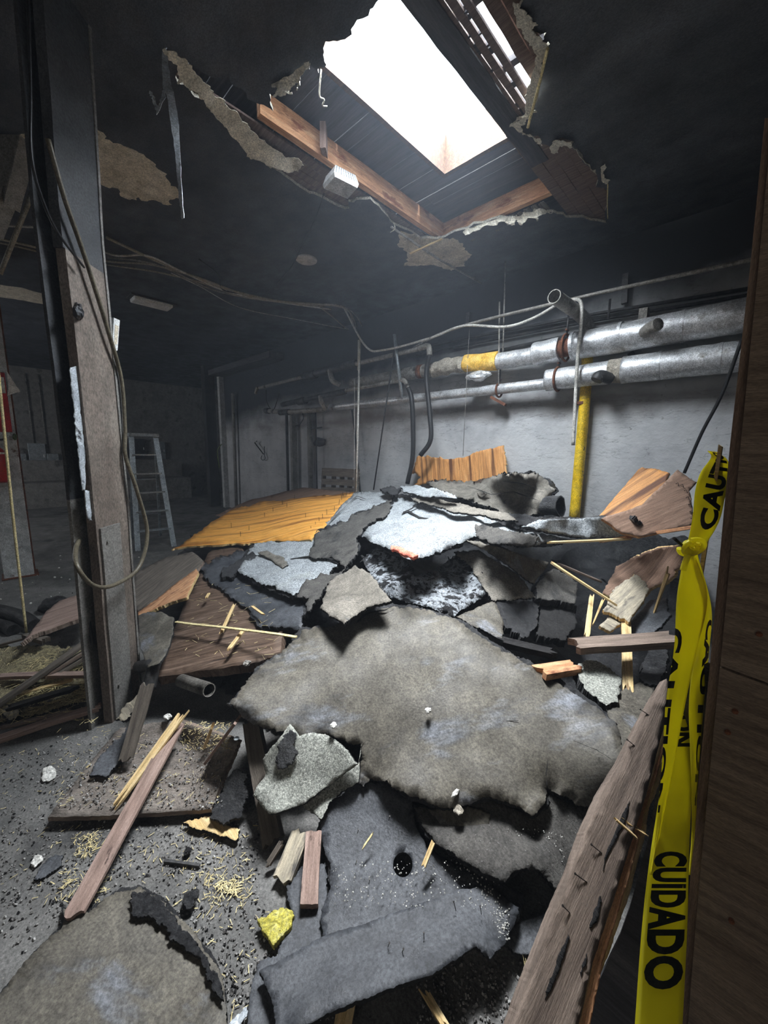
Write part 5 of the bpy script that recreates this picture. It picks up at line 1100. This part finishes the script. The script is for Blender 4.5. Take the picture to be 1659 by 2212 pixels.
sheet('tar_crust', [(290,1925),(330,1935),(372,1975),(400,2010),(440,2060),(470,2110),(484,2160),(470,2150),(440,2090),(400,2050),(360,2010),(335,1985),(285,1975),(280,1945)], 'tar_rough', 'glossy black tar rim along the bottom left felt sheet', 'tar crust', off=.056, thick=.008, jag=6, lev=4, bump=.008)
sheet('floor_board', [(103,1766),(150,1700),(200,1640),(260,1572),(330,1560),(390,1558),(515,1600),(500,1640),(480,1690),(456,1748),(350,1755),(230,1762)], 'ply_dusty', 'dusty square of plywood on the floor under the crossed sticks', 'plywood', off=.055, thick=.02, jag=2, lev=3, bump=.004, edge='timber', grain=((103,1764),(456,1746)))
sheet('slate_slab', [(192,1674),(210,1640),(228,1618),(262,1590),(290,1545),(285,1580),(265,1640),(228,1678)], 'felt_dark', 'narrow dark slab lying by the foot of the near column', 'slab', off=.085, thick=.012, jag=3)
sheet('tar_slab', [(452,1766),(470,1720),(490,1680),(510,1660),(534,1680),(530,1730),(521,1764),(500,1770),(481,1781)], 'tar_rough', 'wet black tar slab between the dusty plywood and the timber stub', 'tar slab', off=.06, thick=.012, jag=4)
sheet('broken_board', [(394,1777),(420,1768),(455,1764),(480,1782),(517,1790),(510,1815),(480,1806),(430,1792)], 'timber_raw', 'pale splintered board edge below the wet black tar slab', 'board', off=.03, thick=.015, jag=3)
plank('loose_plank', (160,1975,.05), (385,1565,.10), .062, .014, 'timber_red', 'long reddish stick slanting across the dusty plywood', 'plank', splinter=.02)
plank('loose_plank', (268,1715,.09), (384,1556,.12), .034, .012, 'timber_raw', 'short yellow stick lying along the long reddish stick', 'plank', splinter=.06, taper=1.3)
plank('loose_plank', (272,1640,.11), (318,1480,.16), .060, .016, 'timber_grey', 'grey stick leaning against the foot of the near column', 'plank', splinter=.02)
plank('loose_plank', (452,1636,.085), (512,1556,.10), .070, .012, 'timber_red', 'short board with worn blue paint near the big felt sheet', 'plank', splinter=.01)
plank('loose_plank', (440,1612,.085), (458,1568,.09), .022, .012, 'timber_raw', 'small orange-yellow chip beside the blue-worn board', 'wood chip', splinter=.02)
plank('loose_plank', (668,1958,.03), (678,1800,.045), .058, .030, 'timber_red', 'stubby pinkish plank propped in front of the speckled roofing', 'plank', splinter=.004)
plank('loose_plank', (610,1902,.02), (650,1800,.03), .070, .025, 'weathered', 'ribbed yellowish plank propped left of the pinkish one', 'plank', splinter=.01)
plank('loose_plank', (580,1868,.02), (608,1822,.05), .022, .010, 'timber_grey', 'thin chip left of the ribbed yellowish plank', 'wood chip', splinter=.01)
plank('loose_plank', (738,2230,.02), (757,2120,.05), .045, .012, 'timber_raw', 'pale stick end poking out at the bottom below the felt flap', 'plank', splinter=.01)
plank('loose_plank', (968,2225,.02), (918,2142,.03), .020, .008, 'timber_raw', 'pale splinter on the floor at the bottom centre', 'splinter', splinter=.03)
plank('loose_plank', (915,1870,.09), (936,1818,.10), .014, .008, 'timber_raw', 'small orange-yellow stick beside the round hole', 'wood chip', splinter=.004)
plank('loose_plank', (1140,2120,.02), (1133,2075,.04), .007, .004, 'straw', 'tiny straw-coloured sliver below the shiny slate felt', 'splinter')
plank('loose_plank', (785,1830,.07), (804,1803,.075), .006, .004, 'straw', 'tiny pale sliver above the round hole', 'splinter', splinter=.01)
plank('dark_bar', (355,1860,.012), (432,1870,.012), .010, .008, 'pipe_dark', 'short black metal bar lying on the gritty floor', 'bar', splinter=.0)
o = sheet('foam_piece', [(555,1985),(585,1972),(612,1960),(632,1968),(630,2000),(612,2020),(590,2042),(572,2015)], 'foam', 'yellow foam insulation scrap on the floor', 'foam', off=.03, thick=.02, jag=3, bump=.012, edge='foam')
chunk('stone_chunk', 410, 1942, .03, .026, 'tar_rough', 'black lump of tar on the floor near the bottom left felt', 'lump', seed=2)
chunk('stone_chunk', 405, 1838, .02, .014, 'charred', 'small charred lump on the floor below the dusty plywood', 'lump', seed=12)
chunk('plaster_crumb', 720, 1567, .11, .014, 'chalk', 'white plaster crumb on the left of the huge felt sheet', 'crumb', seed=21)
chunk('plaster_crumb', 925, 1534, .09, .014, 'chalk', 'white plaster crumb near the middle of the huge felt sheet', 'crumb', seed=22)
chunk('plaster_crumb', 984, 1713, .10, .013, 'chalk', 'white plaster crumb near the torn lower edge of the huge felt sheet', 'crumb', seed=23, sq=(.6,1.4,.6))
chunk('plaster_crumb', 990, 1750, .09, .018, 'fluff', 'fluffy pale tuft on the torn lower edge of the huge felt sheet', 'crumb', seed=24)
chunk('plaster_crumb', 362, 1548, .06, .018, 'chalk', 'white plaster crumb behind the yellow stick', 'crumb', seed=25)
chunk('plaster_crumb', 80, 1860, .012, .016, 'chalk', 'white plaster crumb on the left part of the floor', 'crumb', seed=26, sq=(1.4,1,.5))
chunk('plaster_crumb', 105, 1672, .012, .03, 'chalk', 'long whitish plaster flake on the floor left of the dusty plywood', 'crumb', seed=27, sq=(1.8,.8,.3))
sheet('bark_flake', [(72,1900),(90,1870),(118,1846),(138,1848),(132,1870),(100,1892)], 'felt_dark', 'dark slender slate flake on the left floor', 'flake', off=.015, thick=.008, jag=2.5)
sheet('foil_scrap', [(495,2212),(515,2190),(535,2172),(534,2195),(512,2225),(490,2240)], 'peeled_white', 'shiny white scrap beside the bottom left felt sheet', 'scrap', off=.03, thick=.003, jag=2, lev=2)
tag(disc('washer', hf(511,1596,.10), .012, .003, 'alu', 20), 'small round washer beside the blue-worn board', 'washer')
o = chunk('bolt', 533, 1432, .06, .020, 'pipe_grey', 'rusty bolt with plate on the front edge of the brown deck boarding', 'bolt', seed=8)
# yellow strip & deck sticks
plank('yellow_strip', (380,1343,.09), (640,1376,.09), .022, .006, 'straw', 'long thin yellow strip lying across the brown deck boarding', 'strip', splinter=.004)
plank('loose_stick', (480,1363,.065), (505,1308,.065), .020, .012, 'timber_raw', 'orange stick crossing beneath the long yellow strip', 'stick', splinter=.04)
plank('loose_stick', (495,1402,.065), (525,1362,.065), .022, .012, 'timber_raw', 'short pale stick below the long yellow strip', 'stick', splinter=.03)
plank('loose_stick', (545,1310,.07), (568,1326,.07), .016, .008, 'timber_raw', 'small yellow chip at the edge of the dark ragged felt', 'stick', splinter=.02)
plank('loose_stick', (446,1292,.06), (452,1282,.06), .02, .008, 'timber_raw', 'tiny pale chip high on the brown deck boarding', 'stick', splinter=.01)
# left of and behind the column
sheet('floor_boards', [(294,1235),(361,1203),(415,1192),(440,1212),(405,1262),(350,1300),(297,1318),(280,1290)], 'timber_grey', 'grey-brown broken boards right behind the near column', 'boards', off=.05, thick=.03, jag=1.2, lev=3, edge='timber', grain=((297,1300),(430,1200)))
sheet('floor_boards', [(298,1322),(330,1300),(380,1260),(424,1228),(428,1238),(403,1290),(350,1308),(300,1332)], 'timber_orange', 'reddish plank panel lying right of the near column', 'boards', off=.075, thick=.025, jag=1.2, lev=3, edge='timber_raw', grain=((300,1320),(420,1240)))
sheet('floor_boards', [(44,1390),(67,1366),(100,1320),(127,1298),(190,1276),(215,1270),(210,1322),(190,1330),(100,1362),(70,1372)], 'timber_red', 'reddish board panel raised on the left of the near column', 'boards', off=.13, thick=.03, jag=1.2, lev=3, edge='timber', grain=((70,1368),(190,1325)))
sheet('felt_roll', [(298,1330),(318,1322,.02),(346,1321,.03),(376,1334),(374,1370),(360,1410),(345,1432),(318,1442),(302,1400)], 'felt', 'curled grey felt flap beside the foot of the near column', 'roofing felt', off=.10, thick=.012, jag=1.5, lev=2)
tag(tube('open_pipe', [hf(392,1470,-.02), hf(452,1490,.02)], .035, 'pipe_grey', hollow=.85, smooth_path=False, seg=18), 'short grey open pipe end under the brown deck boarding', 'pipe')
tag(tube('pipe_fitting', [hf(300,1440,.02), hf(328,1440,.06), hf(322,1490,.02)], .035, 'pipe_dark'), 'black pipe elbow at the foot of the near column', 'pipe fitting')
tag(tube('charred_log', [atz(-40,1310,.06), atz(40,1330,.06), atz(75,1352,.05)], .055, 'charred', lump=0), 'charred log lying at the left edge behind the yellow rod', 'log')
tag(tube('charred_log', [atz(-30,1340,.04), atz(30,1362,.04)], .05, 'charred', smooth_path=False, lump=.012), 'second charred log nearer the left edge', 'log')
chunk('charred_lump', 118, 1293, .0, .12, 'charred', 'black charred lump behind the raised reddish boards', 'lump', seed=14, pos=atz(118,1305,.06))
LP = [((-15,1530,.04),(198,1378,.16),.055,.02,'timber_grey','long grey batten slanting up towards the near column'),
((0,1462,.05),(213,1455,.07),.050,.02,'timber_red','level reddish batten left of the near column'),
((100,1458,.08),(208,1392,.12),.040,.02,'timber','brown batten just above the level reddish batten'),
((118,1462,.06),(212,1400,.09),.035,.02,'timber_grey','thin grey batten beside the brown batten'),
((20,1530,.04),(160,1488,.05),.050,.02,'charred','charred batten in the middle of the left stack'),
((0,1597,.03),(205,1530,.05),.050,.025,'timber_red','lowest reddish batten left of the column foot'),
((10,1570,.03),(140,1538,.03),.025,.012,'timber','thin brown batten above the lowest reddish one'),
((-10,1396,.03),(50,1380,.04),.030,.015,'timber_grey','thin grey stick by the end of the yellow rod'),
((60,1372,.08),(98,1384,.08),.06,.03,'timber_grey','short squared block under the raised reddish boards'),
((40,1500,.03),(150,1470,.04),.03,.012,'timber_raw','pale lath half buried in straw left of the column')]
for p, q, wd, th, m, lab in LP: plank('batten', p, q, wd, th, m, lab, 'batten', splinter=.03)
sheet('straw_patch', [(-20,1400),(60,1392),(120,1395),(190,1400),(208,1440),(205,1500),(120,1530),(60,1548),(-20,1560)], 'straw_bed', 'dusty board covered in straw left of the near column', 'board', off=.012, thick=.01, jag=5, bump=.008)
sheet('foam_block', [(2,1536),(18,1522),(38,1524),(42,1545),(22,1556)], 'weathered', 'small pale block at the left edge between the battens', 'block', off=.04, thick=.03, jag=1.5, lev=2)
sheet('white_splash', [(248,1555),(300,1495),(306,1500),(300,1530),(270,1556)], 'weathered', 'whitish splintered wood at the foot of the near column', 'splinters', off=.05, thick=.02, jag=4, lev=3)
# big leaning timber at the right foreground
def lsurf(x, y, o): return hf(x, y, 0)
tim = empty('leaning_timber', hf(1250,1850,.15), 'long splintered timber leaning across the right foreground beside the tape', 'timber')
def tsurf(lift):
    # plane through three points: top end, bottom left, bottom right
    a_, b_, c_ = atd(1435,1480,1.38), atd(1105,2290,.74), atd(1260,2290,.76)
    a_, b_, c_ = [p + (O-p).normalized()*lift for p in (a_, b_, c_)]
    n_ = (b_-a_).cross(c_-a_).normalized()
    return lambda x, y, o: (lambda d: O + d*((a_-O).dot(n_)/d.dot(n_)))(ray(x, y))
ts = tsurf(0)
sheet('face_board', [(1440,1466),(1445,1500),(1437,1560),(1395,1720),(1360,1830),(1320,1960),(1280,2080),(1232,2290),(1082,2290),(1115,2190),(1150,2090),(1190,1990),(1236,1880),(1262,1800),(1300,1715),(1340,1650),(1380,1570),(1410,1515)], 'timber', None, None, surf=ts, off=0, thick=.035, jag=1.2, lev=3, bump=.002, edge='timber', grain=((1120,2200),(1430,1490)), parent=tim)
sheet('split_layer', [(1446,1560),(1440,1600),(1415,1690),(1390,1760),(1372,1850),(1330,1990),(1300,2090),(1262,2290),(1235,2290),(1282,2070),(1322,1950),(1362,1820),(1398,1710)], 'timber_orange', None, None, surf=tsurf(-.015), off=0, thick=.02, jag=1.5, lev=3, bump=.003, edge='timber_raw', grain=((1250,2212),(1430,1600)), parent=tim)
sheet('split_layer', [(1440,1625),(1430,1680),(1402,1745),(1392,1815),(1350,1960),(1322,2040),(1290,2130),(1262,2160),(1300,2050),(1340,1930),(1378,1800),(1400,1730),(1420,1660)], 'timber_raw', None, None, surf=tsurf(-.030), off=0, thick=.008, jag=1.5, lev=3, bump=.003, edge='timber_raw', grain=((1250,2212),(1430,1600)), parent=tim)
for (x, y, x2, y2) in ((1384,1533,1402,1545),(1355,1598,1371,1611),(1278,1825,1300,1843),(1243,1888,1268,1906),(1216,1957,1231,1972),(1440,1452,1450,1460)):
    p = ts(x2, y2, 0); q = ts(x, y, 0) + (O-p).normalized()*.012
    V, F = tube_vf([p, q], .0013, 6); V2, F2 = tube_vf([q, q+(q-p).normalized()*.001], .003, 8)
    meshobj('nail', V+V2, F+[tuple(i+len(V) for i in f) for f in F2], 'nail_steel', tim)
for P in ([(1352,1745),(1360,1730),(1356,1760),(1335,1810),(1310,1855),(1303,1880),(1306,1855),(1320,1820)], [(1297,1935),(1300,1950),(1292,1985),(1275,2005),(1283,1970)], [(1228,2018),(1231,2025),(1215,2075),(1190,2140),(1178,2158),(1182,2135),(1205,2070)], [(1268,2060),(1266,2085),(1256,2110),(1258,2085)]):
    sheet('char_streak', P, 'charred', 'burnt streak', 'x', surf=tsurf(.0025), off=0, thick=.002, jag=2, lev=3, bump=0, edge='charred', parent=tim)
plank3('bent_splinter', tsurf(.0)(1372,1805,0), tsurf(.03)(1332,1770,0), .010, .004, 'timber_raw', None, parent=tim, splinter=.01)
plank3('bent_splinter', tsurf(-.02)(1392,1800,0), tsurf(.0)(1352,1772,0), .014, .003, 'timber_raw', None, parent=tim, splinter=.015)

# ---- loose stuff nobody could count
def scatter(name, n, regions, fn, mat, label, cat, seed):
    random.seed(seed); V = []; F = []
    for _ in range(n):
        x0, y0, x1, y1 = random.choice(regions); px = random.uniform(x0, x1); py = random.uniform(y0, y1)
        v, f = fn(px, py); s = len(V); V += v; F += [tuple(i+s for i in q) for q in f]
    return tag(meshobj(name, V, F, mat), label, cat, None, 'stuff')
def needle(px, py, lift=.006, L=(.004, .026), z=None):
    c = atz(px, py, lift) if z is None else hf(px, py, z); a = random.uniform(0, math.pi); d = Vector((math.cos(a), math.sin(a), random.uniform(-.15, .15))).normalized()
    l = random.uniform(*L)/2; wd = random.uniform(.0004, .0013); return box_vf(c, d, ZA.cross(d).normalized(), d.cross(ZA.cross(d).normalized()), l, wd, .0006)
def pebble(px, py, lift=.004, r=(.001, .004), z=None):
    c = atz(px, py, lift) if z is None else hf(px, py, z); r_ = random.uniform(*r)
    A3 = [Vector((random.gauss(0,1), random.gauss(0,1), random.gauss(0,1))).normalized() for _ in range(1)][0]; B3 = A3.orthogonal().normalized()
    return box_vf(c, A3, B3, A3.cross(B3), r_, r_*random.uniform(.5, 1), r_*random.uniform(.4, .9))
FR = [(0,1600,230,1960),(100,1780,560,1980),(380,1960,600,2212),(200,1780,560,1900)]
def onfloor(px, py, z): return hf(px, py, z)
scatter('straw_litter', 380, FR+[(380,1830,560,1960)], lambda x, y: needle(x, y), 'straw', 'straw and fine splinters strewn over the floor in front', 'straw', 1)
scatter('straw_litter', 300, [(130,1880,230,1950),(160,1800,215,1850),(440,1890,540,1940),(470,1900,520,1930)], lambda x, y: needle(x, y, .012), 'straw', 'dense tufts of straw around the lower end of the long reddish stick', 'straw', 2)
scatter('straw_litter', 700, [(-10,1400,205,1560),(60,1420,200,1520)], lambda x, y: needle(x, y, z=.04, L=(.012, .07)), 'straw', 'straw tangled among the battens left of the near column', 'straw', 3)
scatter('grit', 2600, FR+[(900,2080,1130,2212),(620,2060,760,2200),(-10,1620,200,2060)], lambda x, y: pebble(x, y), 'grit', 'grey and white grit sprinkled over the bare floor', 'grit', 4)
scatter('dark_crumbs', 480, FR+[(-10,1620,200,2060),(0,1250,250,1420)], lambda x, y: pebble(x, y, .004, (.001, .0045)), 'charred', 'small charred crumbs scattered on the floor', 'crumbs', 5)
scatter('grit', 900, [(720,1860,1080,1960),(960,1790,1220,1880),(1000,1960,1100,2030)], lambda x, y: pebble(x, y, z=.062, r=(.0007, .0022)), 'chalk', 'fine white specks dusting the slate felt sheets', 'grit', 6)
scatter('wood_chips', 380, [(120,1570,480,1740),(390,1560,500,1620)], lambda x, y: needle(x, y, z=.064, L=(.006, .03)), 'straw', 'splinters and chips littering the dusty plywood', 'wood chips', 7)
scatter('grit', 900, [(120,1590,480,1745)], lambda x, y: pebble(x, y, z=.062, r=(.001, .004)), 'grit', 'grey grit covering the dusty plywood', 'grit', 8)
scatter('wood_chips', 90, [(400,1260,600,1420)], lambda x, y: needle(x, y, z=.035, L=(.02, .08)), 'straw', 'pale slivers scattered on the brown deck boarding', 'wood chips', 9)
scatter('floor_flakes', 60, [(0,1200,300,1340)], lambda x, y: pebble(x, y, .004, (.003, .011)), 'chalk', 'pale flakes on the bare floor behind the near column', 'flakes', 10)

# ---- thin smoke haze filling the room
hz = bpy.data.materials.new('haze'); hz.use_nodes = True; nt = hz.node_tree; nt.nodes.clear()
vo = nt.nodes.new('ShaderNodeVolumeScatter'); vo.inputs['Color'].default_value = (.75, .85, 1, 1); vo.inputs['Density'].default_value = .007; vo.inputs['Anisotropy'].default_value = .2
ou = nt.nodes.new('ShaderNodeOutputMaterial'); nt.links.new(vo.outputs[0], ou.inputs['Volume']); MATS['haze'] = hz
o = boxo('haze', (-13.9, -3.0, .001), (2.2, 6.3, ZC+.19), 'haze'); tag(o, 'thin bluish smoke haze hanging in the burnt room', 'haze', None, 'stuff')
